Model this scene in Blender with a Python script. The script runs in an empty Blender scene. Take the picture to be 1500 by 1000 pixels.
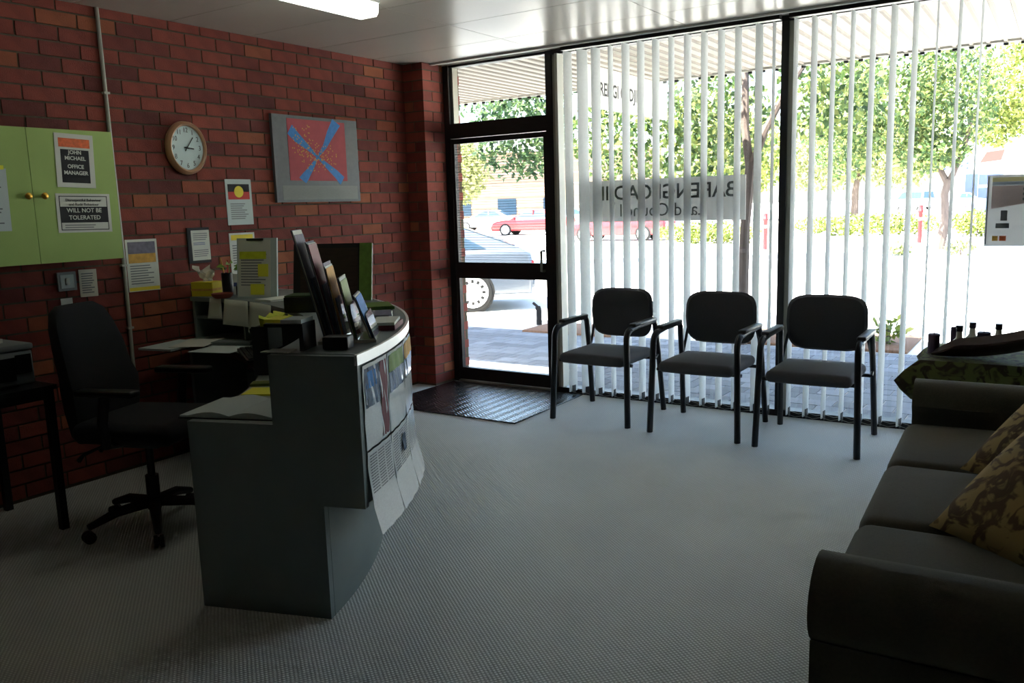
import bpy, bmesh, math, random
from mathutils import Vector, Matrix
random.seed(7)
sc = bpy.context.scene
COL = sc.collection
R = math.radians

# ---------------------------------------------------------------- camera, sky, sun, exposure
YAW, PITCH, ROLL, FPX = 0.5815, -0.1591, -0.0304, 1232.2
CAM = Vector((4.636, -5.836, 1.5))
_f0 = Vector((-math.sin(YAW), math.cos(YAW), 0)); _r0 = Vector((math.cos(YAW), math.sin(YAW), 0)); _u0 = Vector((0, 0, 1))
_fw = _f0*math.cos(PITCH) + _u0*math.sin(PITCH)
_up = -_f0*math.sin(PITCH) + _u0*math.cos(PITCH)
_r = _r0*math.cos(ROLL) + _up*math.sin(ROLL)
_u = -_r0*math.sin(ROLL) + _up*math.cos(ROLL)
cd = bpy.data.cameras.new('camera'); cam = bpy.data.objects.new('camera', cd); COL.objects.link(cam)
cam.matrix_world = Matrix(((_r.x, _u.x, -_fw.x, CAM.x), (_r.y, _u.y, -_fw.y, CAM.y), (_r.z, _u.z, -_fw.z, CAM.z), (0, 0, 0, 1)))
cd.sensor_width = 36; cd.lens = FPX/1500*36; cd.clip_end = 1000; cd.clip_start = 0.05
sc.camera = cam

SUN_ELEV, SUN_AZ = 62, 215          # azimuth: where the sun stands, degrees from +y clockwise
w = bpy.data.worlds.new('sky'); sc.world = w; w.use_nodes = True
nt = w.node_tree; nt.nodes.clear()
sky = nt.nodes.new('ShaderNodeTexSky'); sky.sky_type = 'NISHITA'; sky.sun_disc = False
sky.sun_elevation = R(SUN_ELEV); sky.sun_rotation = R(SUN_AZ); sky.air_density = 1.0; sky.dust_density = 2.5; sky.ozone_density = 1.0
bg = nt.nodes.new('ShaderNodeBackground'); bg.inputs[1].default_value = 0.34
wo = nt.nodes.new('ShaderNodeOutputWorld')
nt.links.new(sky.outputs[0], bg.inputs[0]); nt.links.new(bg.outputs[0], wo.inputs[0])
sd = bpy.data.lights.new('sun', 'SUN'); sd.energy = 13.0; sd.angle = R(0.6); sd.color = (1, 0.96, 0.88)
so = bpy.data.objects.new('sun', sd); COL.objects.link(so)
_sd = Vector((math.sin(R(SUN_AZ))*math.cos(R(SUN_ELEV)), math.cos(R(SUN_AZ))*math.cos(R(SUN_ELEV)), math.sin(R(SUN_ELEV))))
so.rotation_euler = _sd.to_track_quat('Z', 'Y').to_euler(); so.location = (0, 0, 20)
vs = sc.view_settings
vs.view_transform = 'Standard'; vs.look = 'None'; vs.gamma = 1; vs.use_curve_mapping = False
vs.exposure = 2.3
try:
    sc.cycles.transparent_max_bounces = 24
    sc.cycles.max_bounces = 10; sc.cycles.diffuse_bounces = 6
    sc.cycles.sample_clamp_indirect = 6
except Exception: pass

# ---------------------------------------------------------------- materials
def lin(c): return c/12.92 if c <= 0.04045 else ((c+0.055)/1.055)**2.4
def srgb(r, g, b): return (lin(r/255), lin(g/255), lin(b/255), 1)
M = {}
def mat(name, rgb, rough=0.6, metal=0.0, var=0.0, vscale=30.0, bump=0.0, bscale=200.0, spec=0.5, translucent=0.0, coat=0.0, rnd=None, stretch=None, sheen=0.0):
    """Principled material; var = value noise, rnd = 'object'|'island' random tone per piece"""
    m = bpy.data.materials.new(name); m.use_nodes = True; t = m.node_tree; n = t.nodes; L = t.links
    b = n['Principled BSDF']; out = n['Material Output']
    col = rgb if len(rgb) == 4 else (*rgb, 1)
    b.inputs['Base Color'].default_value = col; b.inputs['Roughness'].default_value = rough; b.inputs['Metallic'].default_value = metal
    b.inputs['Specular IOR Level'].default_value = spec; b.inputs['Coat Weight'].default_value = coat
    b.inputs['Sheen Weight'].default_value = sheen
    m.diffuse_color = col
    src = None
    tc = n.new('ShaderNodeTexCoord'); mp = n.new('ShaderNodeMapping'); L.new(tc.outputs['Object'], mp.inputs[0])
    if stretch: mp.inputs['Scale'].default_value = stretch
    if var > 0:
        nz = n.new('ShaderNodeTexNoise'); nz.inputs['Scale'].default_value = vscale; nz.inputs['Detail'].default_value = 5
        L.new(mp.outputs[0], nz.inputs['Vector'])
        mr = n.new('ShaderNodeMapRange'); mr.inputs[1].default_value = 0.25; mr.inputs[2].default_value = 0.75
        mr.inputs[3].default_value = 1-var; mr.inputs[4].default_value = 1+var
        L.new(nz.outputs[0], mr.inputs[0]); src = mr.outputs[0]
    if rnd:
        rn = n.new('ShaderNodeObjectInfo') if rnd == 'object' else n.new('ShaderNodeNewGeometry')
        ro = rn.outputs['Random'] if rnd == 'object' else rn.outputs['Random Per Island']
        mr2 = n.new('ShaderNodeMapRange'); mr2.inputs[3].default_value = 0.68; mr2.inputs[4].default_value = 1.32
        L.new(ro, mr2.inputs[0])
        if src is not None:
            mm = n.new('ShaderNodeMath'); mm.operation = 'MULTIPLY'; L.new(src, mm.inputs[0]); L.new(mr2.outputs[0], mm.inputs[1]); src = mm.outputs[0]
        else: src = mr2.outputs[0]
    cs = None
    if src is not None:
        vm = n.new('ShaderNodeVectorMath'); vm.operation = 'SCALE'; vm.inputs[0].default_value = col[:3]
        L.new(src, vm.inputs['Scale']); L.new(vm.outputs[0], b.inputs['Base Color']); cs = vm.outputs[0]
    if bump > 0:
        nb = n.new('ShaderNodeTexNoise'); nb.inputs['Scale'].default_value = bscale; nb.inputs['Detail'].default_value = 3
        L.new(mp.outputs[0], nb.inputs['Vector'])
        bp = n.new('ShaderNodeBump'); bp.inputs['Strength'].default_value = bump; bp.inputs['Distance'].default_value = 0.004
        L.new(nb.outputs[0], bp.inputs['Height']); L.new(bp.outputs[0], b.inputs['Normal'])
    if translucent > 0:
        tr = n.new('ShaderNodeBsdfTranslucent'); tr.inputs[0].default_value = col
        if cs is not None: L.new(cs, tr.inputs[0])
        mx = n.new('ShaderNodeMixShader'); mx.inputs[0].default_value = translucent
        L.new(b.outputs[0], mx.inputs[1]); L.new(tr.outputs[0], mx.inputs[2]); L.new(mx.outputs[0], out.inputs[0])
    M[name] = m
    return m

def brick_mat(name, rnd):
    m = mat(name, srgb(128, 62, 48), 0.85, var=0.22, vscale=9, bump=0.5, bscale=160)
    t = m.node_tree; n = t.nodes; L = t.links; b = n['Principled BSDF']
    rn = n.new('ShaderNodeObjectInfo') if rnd == 'object' else n.new('ShaderNodeNewGeometry')
    ro = rn.outputs['Random'] if rnd == 'object' else rn.outputs['Random Per Island']
    cr = n.new('ShaderNodeValToRGB'); e = cr.color_ramp; e.interpolation = 'LINEAR'
    e.elements[0].position = 0; e.elements[0].color = srgb(92, 40, 36)
    e.elements[1].position = 1; e.elements[1].color = srgb(152, 88, 56)
    for p, c in ((0.14, srgb(112, 50, 42)), (0.5, srgb(128, 58, 46)), (0.9, srgb(136, 64, 50)), (0.95, srgb(146, 80, 52))):
        k = e.elements.new(p); k.color = c
    L.new(ro, cr.inputs[0])
    vm = [x for x in n if x.type == 'VECT_MATH'][0]; L.new(cr.outputs[0], vm.inputs[0])
    return m
brick_mat('brick', 'object'); brick_mat('brick_far', 'island')
mat('mortar', srgb(86, 76, 60), 0.95, var=0.2, vscale=40, bump=0.3)
mat('plaster', srgb(92, 80, 70), 0.9, var=0.04, vscale=3)
mat('ceiling_panel', srgb(198, 192, 182), 0.3, var=0.03, vscale=2, spec=0.15)
mat('ceiling_gap', srgb(96, 92, 86), 0.9)
mat('aluminium_dark', srgb(40, 38, 38), 0.42, metal=0.5, spec=0.4)
mat('aluminium_pale', srgb(150, 148, 138), 0.4, metal=0.6)
mat('black_plastic', srgb(22, 23, 24), 0.45)
mat('black_fabric', srgb(70, 71, 76), 0.9, var=0.2, vscale=300, bump=0.4, bscale=900, sheen=0.15)
mat('office_fabric', srgb(24, 24, 26), 0.95, var=0.2, vscale=260, bump=0.3, bscale=900)
mat('black_metal', srgb(26, 26, 28), 0.38, metal=0.2)
mat('slat', srgb(234, 236, 236), 0.8, translucent=0.64, var=0.03, vscale=60)
mat('laminate', srgb(118, 128, 126), 0.5, var=0.05, vscale=8)
mat('desk_top', srgb(160, 172, 162), 0.45, var=0.04, vscale=12)
mat('counter_rim', srgb(250, 251, 251), 0.4, metal=0.8)
mat('cabinet_green', srgb(158, 186, 98), 0.5, var=0.04, vscale=6)
mat('brass', srgb(190, 150, 60), 0.3, metal=0.9)
mat('paper', srgb(214, 216, 206), 0.8)
mat('paper_blue', srgb(196, 208, 206), 0.8)
mat('newsprint', srgb(246, 249, 246), 0.3, spec=0.8, var=0.08, vscale=70, coat=1.0, stretch=(1, 1, 3))
mat('ink', srgb(22, 22, 26), 0.7)
mat('ink_grey', srgb(120, 124, 126), 0.8)
mat('ink_blue', srgb(80, 96, 150), 0.8)
mat('print_red', srgb(196, 58, 50), 0.7)
mat('print_orange', srgb(226, 108, 60), 0.7, var=0.25, vscale=60)
mat('print_yellow', srgb(236, 214, 60), 0.7)
mat('print_gold', srgb(206, 158, 70), 0.7, var=0.2, vscale=40)
mat('print_slate', srgb(112, 108, 124), 0.7, var=0.25, vscale=40)
mat('print_blue', srgb(60, 130, 200), 0.7, var=0.12, vscale=50)
mat('print_green', srgb(110, 146, 60), 0.6, var=0.2, vscale=40)
mat('print_maroon', srgb(122, 50, 60), 0.6)
mat('print_rose', srgb(176, 78, 84), 0.75, var=0.1, vscale=20)
mat('print_photo', srgb(96, 110, 130), 0.25, var=0.5, vscale=26, coat=1.0)
mat('postit', srgb(236, 232, 70), 0.8)
mat('art_board', srgb(98, 102, 104), 0.55, var=0.1, vscale=30)
mat('art_panel', srgb(120, 124, 118), 0.6, var=0.12, vscale=60, stretch=(1, 1, 8))
mat('clock_rim', srgb(196, 152, 118), 0.3, coat=0.4)
mat('clock_face', srgb(210, 226, 228), 0.5)
mat('conduit', srgb(176, 176, 166), 0.5)
mat('wood_dark', srgb(52, 36, 28), 0.5, var=0.3, vscale=14, stretch=(1, 8, 8))
mat('wood_dish', srgb(60, 38, 32), 0.5, var=0.35, vscale=10, stretch=(1, 8, 8))
mat('printer_grey', srgb(140, 146, 146), 0.5)
mat('printer_dark', srgb(18, 19, 20), 0.3)
mat('sofa', srgb(84, 80, 64), 0.95, var=0.14, vscale=120, bump=0.6, bscale=600, sheen=0.1)
mat('tissue_yellow', srgb(216, 196, 40), 0.6)
mat('tissue', srgb(226, 222, 206), 0.9, translucent=0.3)
mat('terracotta', srgb(140, 66, 48), 0.7)
mat('leaf_small', srgb(120, 150, 60), 0.6, translucent=0.3)
mat('glass_bottle', srgb(206, 204, 186), 0.15, spec=0.6, coat=0.5)
mat('candle', srgb(70, 52, 74), 0.55)
mat('cap_black', srgb(28, 26, 34), 0.35)
mat('rubber', srgb(44, 46, 50), 0.27, spec=0.9)
mat('hivis', srgb(206, 214, 50), 0.6, var=0.15, vscale=30)
mat('sign_board', srgb(206, 206, 206), 0.7, translucent=0.45)
mat('sign_white', srgb(232, 232, 226), 0.6)
mat('letter_black', srgb(24, 24, 28), 0.6)
mat('letter_grey', srgb(84, 88, 90), 0.7)
mat('awning_sheet', srgb(196, 190, 178), 0.6)
mat('awning_rib', srgb(150, 140, 130), 0.7)
mat('bark', srgb(84, 72, 66), 0.9, var=0.3, vscale=12, bump=0.6, bscale=40, stretch=(1, 1, 0.3))
def leaf_mat(nm, c0, c1, c2):
    m = mat(nm, srgb(*c1), 0.6, translucent=0.45, rnd='island'); t = m.node_tree; n = t.nodes
    g = n.new('ShaderNodeNewGeometry'); cr = n.new('ShaderNodeValToRGB'); e = cr.color_ramp
    e.elements[0].color = srgb(*c0); e.elements[1].color = srgb(*c2); k = e.elements.new(0.5); k.color = srgb(*c1)
    t.links.new(g.outputs['Random Per Island'], cr.inputs[0])
    for x in [x for x in n if x.type == 'VECT_MATH']: t.links.new(cr.outputs[0], x.inputs[0])
leaf_mat('leaf_green', (52, 78, 44), (84, 108, 58), (138, 142, 82))
leaf_mat('leaf_lime', (84, 104, 46), (118, 132, 58), (152, 150, 84))
leaf_mat('leaf_deep', (40, 66, 44), (58, 86, 52), (92, 108, 66))
leaf_mat('leaf_pale', (112, 122, 76), (136, 142, 90), (160, 158, 110))
mat('mulch', srgb(104, 76, 56), 0.95, var=0.4, vscale=40, bump=0.8, bscale=60)
mat('paver', srgb(104, 108, 114), 0.9, var=0.1, vscale=20, rnd='object')
mat('paver_far', srgb(104, 108, 114), 0.9, var=0.1, vscale=20, rnd='island')
mat('concrete', srgb(196, 192, 184), 0.9, var=0.08, vscale=2)
mat('asphalt', srgb(150, 152, 156), 0.9, var=0.1, vscale=3)
mat('kerb', srgb(150, 160, 170), 0.9, var=0.1, vscale=4)
mat('tan_wall', srgb(130, 108, 92), 0.9, var=0.08, vscale=2)
mat('white_wall', srgb(222, 222, 218), 0.8)
mat('navy', srgb(38, 52, 96), 0.5)
mat('sign_red', srgb(150, 36, 30), 0.6)
mat('bollard_red', srgb(104, 22, 28), 0.6)
mat('car_silver', srgb(74, 82, 94), 0.35, coat=0.6)
mat('car_white', srgb(170, 172, 176), 0.35, coat=0.5)
mat('car_red', srgb(140, 24, 30), 0.35, coat=0.5)
mat('car_blue', srgb(70, 104, 150), 0.35, coat=0.5)
mat('car_glass', srgb(40, 58, 74), 0.08, spec=0.8)
mat('tyre', srgb(16, 16, 17), 0.85)
mat('hub', srgb(200, 200, 200), 0.35, metal=0.3)
mat('lamp_red', srgb(190, 30, 40), 0.3)
mat('lamp_clear', srgb(230, 230, 230), 0.2)

mat('poster_gold', srgb(214, 200, 150), 0.7); mat('poster_slate', srgb(176, 182, 196), 0.7); mat('poster_rose', srgb(206, 182, 182), 0.7); mat('poster_grey', srgb(122, 122, 124), 0.7)
def glass_mat():
    m = bpy.data.materials.new('window_glass'); m.use_nodes = True; t = m.node_tree; n = t.nodes; n.clear()
    o = n.new('ShaderNodeOutputMaterial'); tr = n.new('ShaderNodeBsdfTransparent'); gl = n.new('ShaderNodeBsdfGlossy'); mx = n.new('ShaderNodeMixShader'); fr = n.new('ShaderNodeFresnel')
    tr.inputs[0].default_value = (0.96, 0.98, 0.97, 1); gl.inputs['Roughness'].default_value = 0.02
    n.remove(fr); lw = n.new('ShaderNodeLayerWeight'); lw.inputs[0].default_value = 0.3
    pw = n.new('ShaderNodeMath'); pw.operation = 'POWER'; pw.inputs[1].default_value = 3.0; t.links.new(lw.outputs['Facing'], pw.inputs[0])
    mr = n.new('ShaderNodeMapRange'); mr.inputs[3].default_value = 0.04; mr.inputs[4].default_value = 0.7; t.links.new(pw.outputs[0], mr.inputs[0])
    t.links.new(mr.outputs[0], mx.inputs[0]); t.links.new(tr.outputs[0], mx.inputs[1]); t.links.new(gl.outputs[0], mx.inputs[2]); t.links.new(mx.outputs[0], o.inputs[0])
    M['glass'] = m
glass_mat()
def emit_mat(name, rgb, s):
    m = bpy.data.materials.new(name); m.use_nodes = True; t = m.node_tree; t.nodes.clear()
    o = t.nodes.new('ShaderNodeOutputMaterial'); e = t.nodes.new('ShaderNodeEmission'); e.inputs[0].default_value = (*rgb, 1); e.inputs[1].default_value = s
    t.links.new(e.outputs[0], o.inputs[0]); M[name] = m
emit_mat("fluoro", (0.96, 1.0, 0.86), 0.85)

def carpet_mat():
    m = mat('carpet', srgb(224, 227, 221), 0.58, var=0.10, vscale=1.6, sheen=0.6, spec=0.6)
    t = m.node_tree; n = t.nodes; L = t.links; b = n['Principled BSDF']
    tc = n.new('ShaderNodeTexCoord'); mp = n.new('ShaderNodeMapping'); mp.inputs['Rotation'].default_value = (0, 0, R(38)); L.new(tc.outputs['Object'], mp.inputs[0])
    w1 = n.new('ShaderNodeTexWave'); w1.bands_direction = 'X'; w1.inputs['Scale'].default_value = 24; w1.inputs['Distortion'].default_value = 0.6
    w2 = n.new('ShaderNodeTexWave'); w2.bands_direction = 'Y'; w2.inputs['Scale'].default_value = 24; w2.inputs['Distortion'].default_value = 0.6
    L.new(mp.outputs[0], w1.inputs[0]); L.new(mp.outputs[0], w2.inputs[0])
    mu = n.new('ShaderNodeMath'); mu.operation = 'MULTIPLY'; L.new(w1.outputs['Fac'], mu.inputs[0]); L.new(w2.outputs['Fac'], mu.inputs[1])
    bp = n.new('ShaderNodeBump'); bp.inputs['Strength'].default_value = 0.8; bp.inputs['Distance'].default_value = 0.005
    L.new(mu.outputs[0], bp.inputs['Height']); L.new(bp.outputs[0], b.inputs['Normal'])
    vm = [x for x in n if x.type == 'VECT_MATH'][0]
    mr = n.new('ShaderNodeMapRange'); mr.inputs[3].default_value = 0.62; mr.inputs[4].default_value = 1.35; L.new(mu.outputs[0], mr.inputs[0])
    v2 = n.new('ShaderNodeVectorMath'); v2.operation = 'SCALE'; L.new(vm.outputs[0], v2.inputs[0]); L.new(mr.outputs[0], v2.inputs['Scale']); L.new(v2.outputs[0], b.inputs['Base Color'])
carpet_mat()
def mat_rubber():
    m = M['rubber']; t = m.node_tree; n = t.nodes; L = t.links; b = n['Principled BSDF']
    tc = n.new('ShaderNodeTexCoord'); sp = n.new('ShaderNodeSeparateXYZ'); L.new(tc.outputs['Object'], sp.inputs[0])
    def math_(op, a, bb=None):
        k = n.new('ShaderNodeMath'); k.operation = op
        for i, v in enumerate((a, bb)):
            if v is None: continue
            if isinstance(v, (int, float)): k.inputs[i].default_value = v
            else: L.new(v, k.inputs[i])
        return k.outputs[0]
    zig = math_('PINGPONG', math_('MULTIPLY', sp.outputs[0], 22.0), 1.0)
    h = math_('SINE', math_('ADD', math_('MULTIPLY', sp.outputs[1], 210.0), math_('MULTIPLY', zig, 7.0)))
    bp = n.new('ShaderNodeBump'); bp.inputs['Strength'].default_value = 0.35; bp.inputs['Distance'].default_value = 0.003
    L.new(h, bp.inputs['Height']); L.new(bp.outputs[0], b.inputs['Normal'])
mat_rubber()
def damask():
    m = mat('damask', srgb(120, 98, 58), 0.9, bump=0.3, bscale=500)
    t = m.node_tree; n = t.nodes; L = t.links; b = n['Principled BSDF']
    tc = n.new('ShaderNodeTexCoord'); nz = n.new('ShaderNodeTexNoise'); nz.inputs['Scale'].default_value = 13; nz.inputs['Detail'].default_value = 2; nz.inputs['Distortion'].default_value = 1.6
    L.new(tc.outputs['Object'], nz.inputs['Vector'])
    cr = n.new('ShaderNodeValToRGB'); cr.color_ramp.interpolation = 'EASE'
    cr.color_ramp.elements[0].position = 0.42; cr.color_ramp.elements[0].color = srgb(88, 66, 38)
    cr.color_ramp.elements[1].position = 0.56; cr.color_ramp.elements[1].color = srgb(158, 134, 78)
    L.new(nz.outputs[0], cr.inputs[0]); L.new(cr.outputs[0], b.inputs['Base Color'])
    m2 = m.copy(); m2.name = 'cloth_floral'; M['cloth_floral'] = m2
    for x in m2.node_tree.nodes:
        if x.type == 'VALTORGB':
            x.color_ramp.elements[0].color = srgb(58, 48, 30); x.color_ramp.elements[1].color = srgb(96, 104, 56)
damask()

# ---------------------------------------------------------------- mesh helpers
class MB:
    def __init__(s): s.v = []; s.f = []; s.smooth = []
    def add(s, vs, fs, sm=False):
        o = len(s.v); s.v += [tuple(v) for v in vs]; s.f += [tuple(i+o for i in f) for f in fs]; s.smooth += [sm]*len(fs); return s
    def box(s, x0, x1, y0, y1, z0, z1, mtx=None):
        vs = [Vector((x, y, z)) for x in (x0, x1) for y in (y0, y1) for z in (z0, z1)]
        if mtx is not None: vs = [mtx @ v for v in vs]
        return s.add(vs, [(0, 1, 3, 2), (4, 6, 7, 5), (0, 4, 5, 1), (2, 3, 7, 6), (0, 2, 6, 4), (1, 5, 7, 3)])
    def prism(s, poly, h, mtx, sm=False):
        """poly: 2D points (local XY), extruded along local Z from 0 to h, placed by mtx"""
        n = len(poly)
        vs = [mtx @ Vector((x, y, 0)) for x, y in poly] + [mtx @ Vector((x, y, h)) for x, y in poly]
        s.add(vs, [tuple(range(n))[::-1], tuple(range(n, 2*n))])
        o = len(s.v)-2*n
        for i in range(n):
            s.f.append((o+i, o+(i+1) % n, o+n+(i+1) % n, o+n+i)); s.smooth.append(sm)
        return s
    def lathe(s, prof, c=(0, 0, 0), n=20, mtx=None, cap=True):
        vs = []; fs = []
        for r, z in prof:
            for k in range(n):
                a = 2*math.pi*k/n; vs.append(Vector((c[0]+r*math.cos(a), c[1]+r*math.sin(a), c[2]+z)))
        for i in range(len(prof)-1):
            for k in range(n):
                fs.append((i*n+k, i*n+(k+1) % n, (i+1)*n+(k+1) % n, (i+1)*n+k))
        if cap and prof[0][0] > 1e-5: fs.append(tuple(range(n))[::-1])
        if cap and prof[-1][0] > 1e-5: fs.append(tuple((len(prof)-1)*n+k for k in range(n)))
        if mtx is not None: vs = [mtx @ v for v in vs]
        return s.add(vs, fs, True)
    def tube(s, pts, r, n=8, flat=1.0):
        """swept tube; r scalar or list; flat squashes the section sideways"""
        pts = [Vector(p) for p in pts]; m = len(pts); rs = r if isinstance(r, (list, tuple)) else [r]*m
        vs = []; fs = []; prev = None
        for i, p in enumerate(pts):
            d = (pts[min(i+1, m-1)]-pts[max(i-1, 0)]).normalized()
            a = Vector((0, 0, 1)) if abs(d.z) < 0.9 else Vector((1, 0, 0))
            if prev is not None: a = prev
            x = (a - d*a.dot(d)).normalized(); y = d.cross(x); prev = x
            for k in range(n):
                t = 2*math.pi*k/n; vs.append(p + x*math.cos(t)*rs[i] + y*math.sin(t)*rs[i]*flat)
        for i in range(m-1):
            for k in range(n): fs.append((i*n+k, i*n+(k+1) % n, (i+1)*n+(k+1) % n, (i+1)*n+k))
        fs.append(tuple(range(n))[::-1]); fs.append(tuple((m-1)*n+k for k in range(n)))
        return s.add(vs, fs, True)
    def rbox(s, c, size, bev, seg=3, mtx=None, puff=0.0):
        bm = bmesh.new(); bmesh.ops.create_cube(bm, size=1)
        bmesh.ops.scale(bm, vec=size, verts=bm.verts)
        bmesh.ops.bevel(bm, geom=list(bm.edges), offset=bev, segments=seg, profile=0.5, affect='EDGES')
        if puff:
            bmesh.ops.subdivide_edges(bm, edges=[e for e in bm.edges if e.calc_length() > 0.12], cuts=3, use_grid_fill=True)
            for v in bm.verts:
                if abs(abs(v.co.z)-size[2]/2) < bev*1.01:
                    q = max(0, 1-(2*v.co.x/size[0])**2)*max(0, 1-(2*v.co.y/size[1])**2); v.co.z += math.copysign(puff*q, v.co.z)
        T = Matrix.Translation(Vector(c)); T = (mtx @ T) if mtx is not None else T
        bm.verts.index_update()
        vs = [T @ v.co for v in bm.verts]; fs = [tuple(v.index for v in f.verts) for f in bm.faces]; bm.free()
        return s.add(vs, fs, True)
    def build(s, name, material, parent=None, loc=None):
        me = bpy.data.meshes.new(name); me.from_pydata(s.v, [], s.f); me.update()
        bm = bmesh.new(); bm.from_mesh(me); bmesh.ops.recalc_face_normals(bm, faces=bm.faces); bm.to_mesh(me); bm.free()
        me.polygons.foreach_set('use_smooth', s.smooth); 
        if any(s.smooth):
            try: me.set_sharp_from_angle(angle=R(42))
            except Exception: pass
        me.materials.append(M[material])
        return link(name, me, parent, loc)
def link(name, data, parent=None, loc=None):
    o = bpy.data.objects.new(name, data); COL.objects.link(o)
    if parent is not None: o.parent = parent
    if loc is not None: o.location = loc
    return o
def tag(o, label=None, cat=None, group=None, kind=None):
    if label: o['label'] = label
    if cat: o['category'] = cat
    if group: o['group'] = group
    if kind: o['kind'] = kind
    return o
def thing(name, label, cat, loc=(0, 0, 0), rz=0, group=None, kind=None):
    o = link(name, None); o.location = loc; o.rotation_euler = (0, 0, rz); o.empty_display_size = 0.1
    return tag(o, label, cat, group, kind)
def copy_tree(o, parent=None):
    c = o.copy(); COL.objects.link(c); c.parent = parent
    for ch in list(o.children): copy_tree(ch, c)
    return c
def box(name, m, x0, x1, y0, y1, z0, z1, parent=None, kind=None):
    o = MB().box(x0, x1, y0, y1, z0, z1).build(name, m, parent)
    if kind: o['kind'] = kind
    return o
WALLX = Matrix(((0, 0, 1, 0), (1, 0, 0, 0), (0, 1, 0, 0), (0, 0, 0, 1)))      # local x->+y, y->+z, z->+x  (prints on the brick wall)
WALLY = Matrix(((1, 0, 0, 0), (0, 0, -1, 0), (0, 1, 0, 0), (0, 0, 0, 1)))     # local x->+x, y->+z, z->-y  (facing into the room from the windows)
def text_mesh(txt, size, m, mtx, name='lettering', parent=None, bold=0.0, align='CENTER', ext=0.0006, sx=1.0, mirror=False):
    cu = bpy.data.curves.new('lettering', 'FONT'); cu.body = txt; cu.size = size; cu.align_x = align; cu.align_y = 'CENTER'
    cu.offset = bold; cu.extrude = ext; cu.resolution_u = 3
    to = bpy.data.objects.new('lettering', cu); me = bpy.data.meshes.new_from_object(to)
    bpy.data.objects.remove(to); bpy.data.curves.remove(cu)
    me.transform(mtx @ Matrix.Diagonal((-sx if mirror else sx, 1, 1, 1)))
    if mirror: me.flip_normals()
    me.materials.clear(); me.materials.append(M[m])
    return link(name, me, parent)
def T(x, y, z): return Matrix.Translation((x, y, z))
def card(mb_parent, name, m, mtx, w, h, cx=0, cy=0, z=0.0, t=0.0006):
    """a thin printed patch on a plane given by mtx (local XY), centred at cx, cy"""
    return MB().box(cx-w/2, cx+w/2, cy-h/2, cy+h/2, z, z+t, mtx).build(name, m, mb_parent)
def text_lines(parent, mtx, w, h, cx, cy, n, m='ink_grey', z=0.0006, fill=0.4):
    mb = MB(); rs = random.Random(n*17+int(w*1000))
    for i in range(n):
        yy = cy+h/2-(i+0.5)*h/n; ww = w*rs.uniform(0.6, 1.0)
        mb.box(cx-w/2, cx-w/2+ww, yy-h/n*fill/2, yy+h/n*fill/2, z, z+0.0004, mtx)
    o = mb.build('printed_lines', m, parent); o['kind'] = 'stuff'; return o

# ================================================================ THE ROOM
H = 2.68; RX = 5.2; BY = -7.7
floor = box('floor', 'carpet', -0.02, RX, BY, 0.06, -0.10, 0.0, kind='structure')
tag(floor, 'grey loop pile carpet covering the office floor')
# --- ceiling with separate panels
ceil = box('ceiling', 'ceiling_gap', -0.2, RX+0.1, BY, 0.08, H, H+0.12, kind='structure')
tag(ceil, 'off white panelled ceiling of the office')
_pm = {}
ys = [-0.045]+[-0.65-0.605*i for i in range(12)]
xs = [0.0, 1.21, 2.41, 3.62, 4.82, RX]
for i in range(5):
    for j in range(12):
        x0, x1, y1, y0 = xs[i]+0.003, xs[i+1]-0.003, ys[j]-0.003, ys[j+1]+0.003
        key = (round(x1-x0, 3), round(y1-y0, 3))
        if key not in _pm:
            o = MB().box(-key[0]/2, key[0]/2, -key[1]/2, key[1]/2, -0.008, 0.0).build('ceiling_panel', 'ceiling_panel', ceil); _pm[key] = o.data
        else: o = link('ceiling_panel', _pm[key], ceil)
        o.location = ((x0+x1)/2, (y0+y1)/2, H)
# --- brick walls
CZ0, CH, BL, BHH, PITCH_B = 0.0148, 0.0813, 0.219, 0.0713, 0.229
wl = box('wall_left', 'mortar', -0.2, -0.006, BY, -0.02, -0.1, H+0.02, kind='structure')
tag(wl, 'red brick wall with recessed mortar joints behind the reception desk')
bricks = []
for j in range(-1, 33):
    z0 = max(0.0, CZ0+CH*j+0.005); z1 = min(H-0.001, CZ0+CH*j+0.005+BHH)
    if z1-z0 < 0.01: continue
    off = (j % 2)*PITCH_B/2-0.033
    k = 0
    while True:
        y1 = -0.0-off-k*PITCH_B; y0 = y1-BL; k += 1
        if y0 < BY: break
        y1 = min(y1, -0.20)
        if y1-y0 < 0.02: continue
        bricks.append((y0, y1, z0, z1))
def hidden(b):
    yc, zc = (b[0]+b[1])/2, (b[2]+b[3])/2
    if yc < -3.82: return True
    if -3.85 < yc < -2.95 and 1.32 < zc < 1.95: return True
    if yc > -2.85 and zc < 0.72: return True
    if yc < -2.9 and zc > 2.6: return True
    return False
order = sorted(bricks, key=lambda b: (hidden(b), (Vector((0, (b[0]+b[1])/2, (b[2]+b[3])/2))-CAM).length))
_bm = {}
for b in order[:298]:
    key = (round(b[1]-b[0], 4), round(b[3]-b[2], 4))
    if key not in _bm:
        o = MB().box(-0.014, 0.0, -key[0]/2, key[0]/2, -key[1]/2, key[1]/2).build('brick', 'brick', wl); _bm[key] = o.data
    else: o = link('brick', _bm[key], wl)
    o.location = (random.uniform(-0.0015, 0.0008), (b[0]+b[1])/2, (b[2]+b[3])/2)
mb = MB()
for b in order[298:]: mb.box(-0.014, random.uniform(-0.0015, 0.0008), b[0], b[1], b[2], b[3])
tag(mb.build('brickwork', 'brick_far', wl), kind='stuff')
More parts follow.
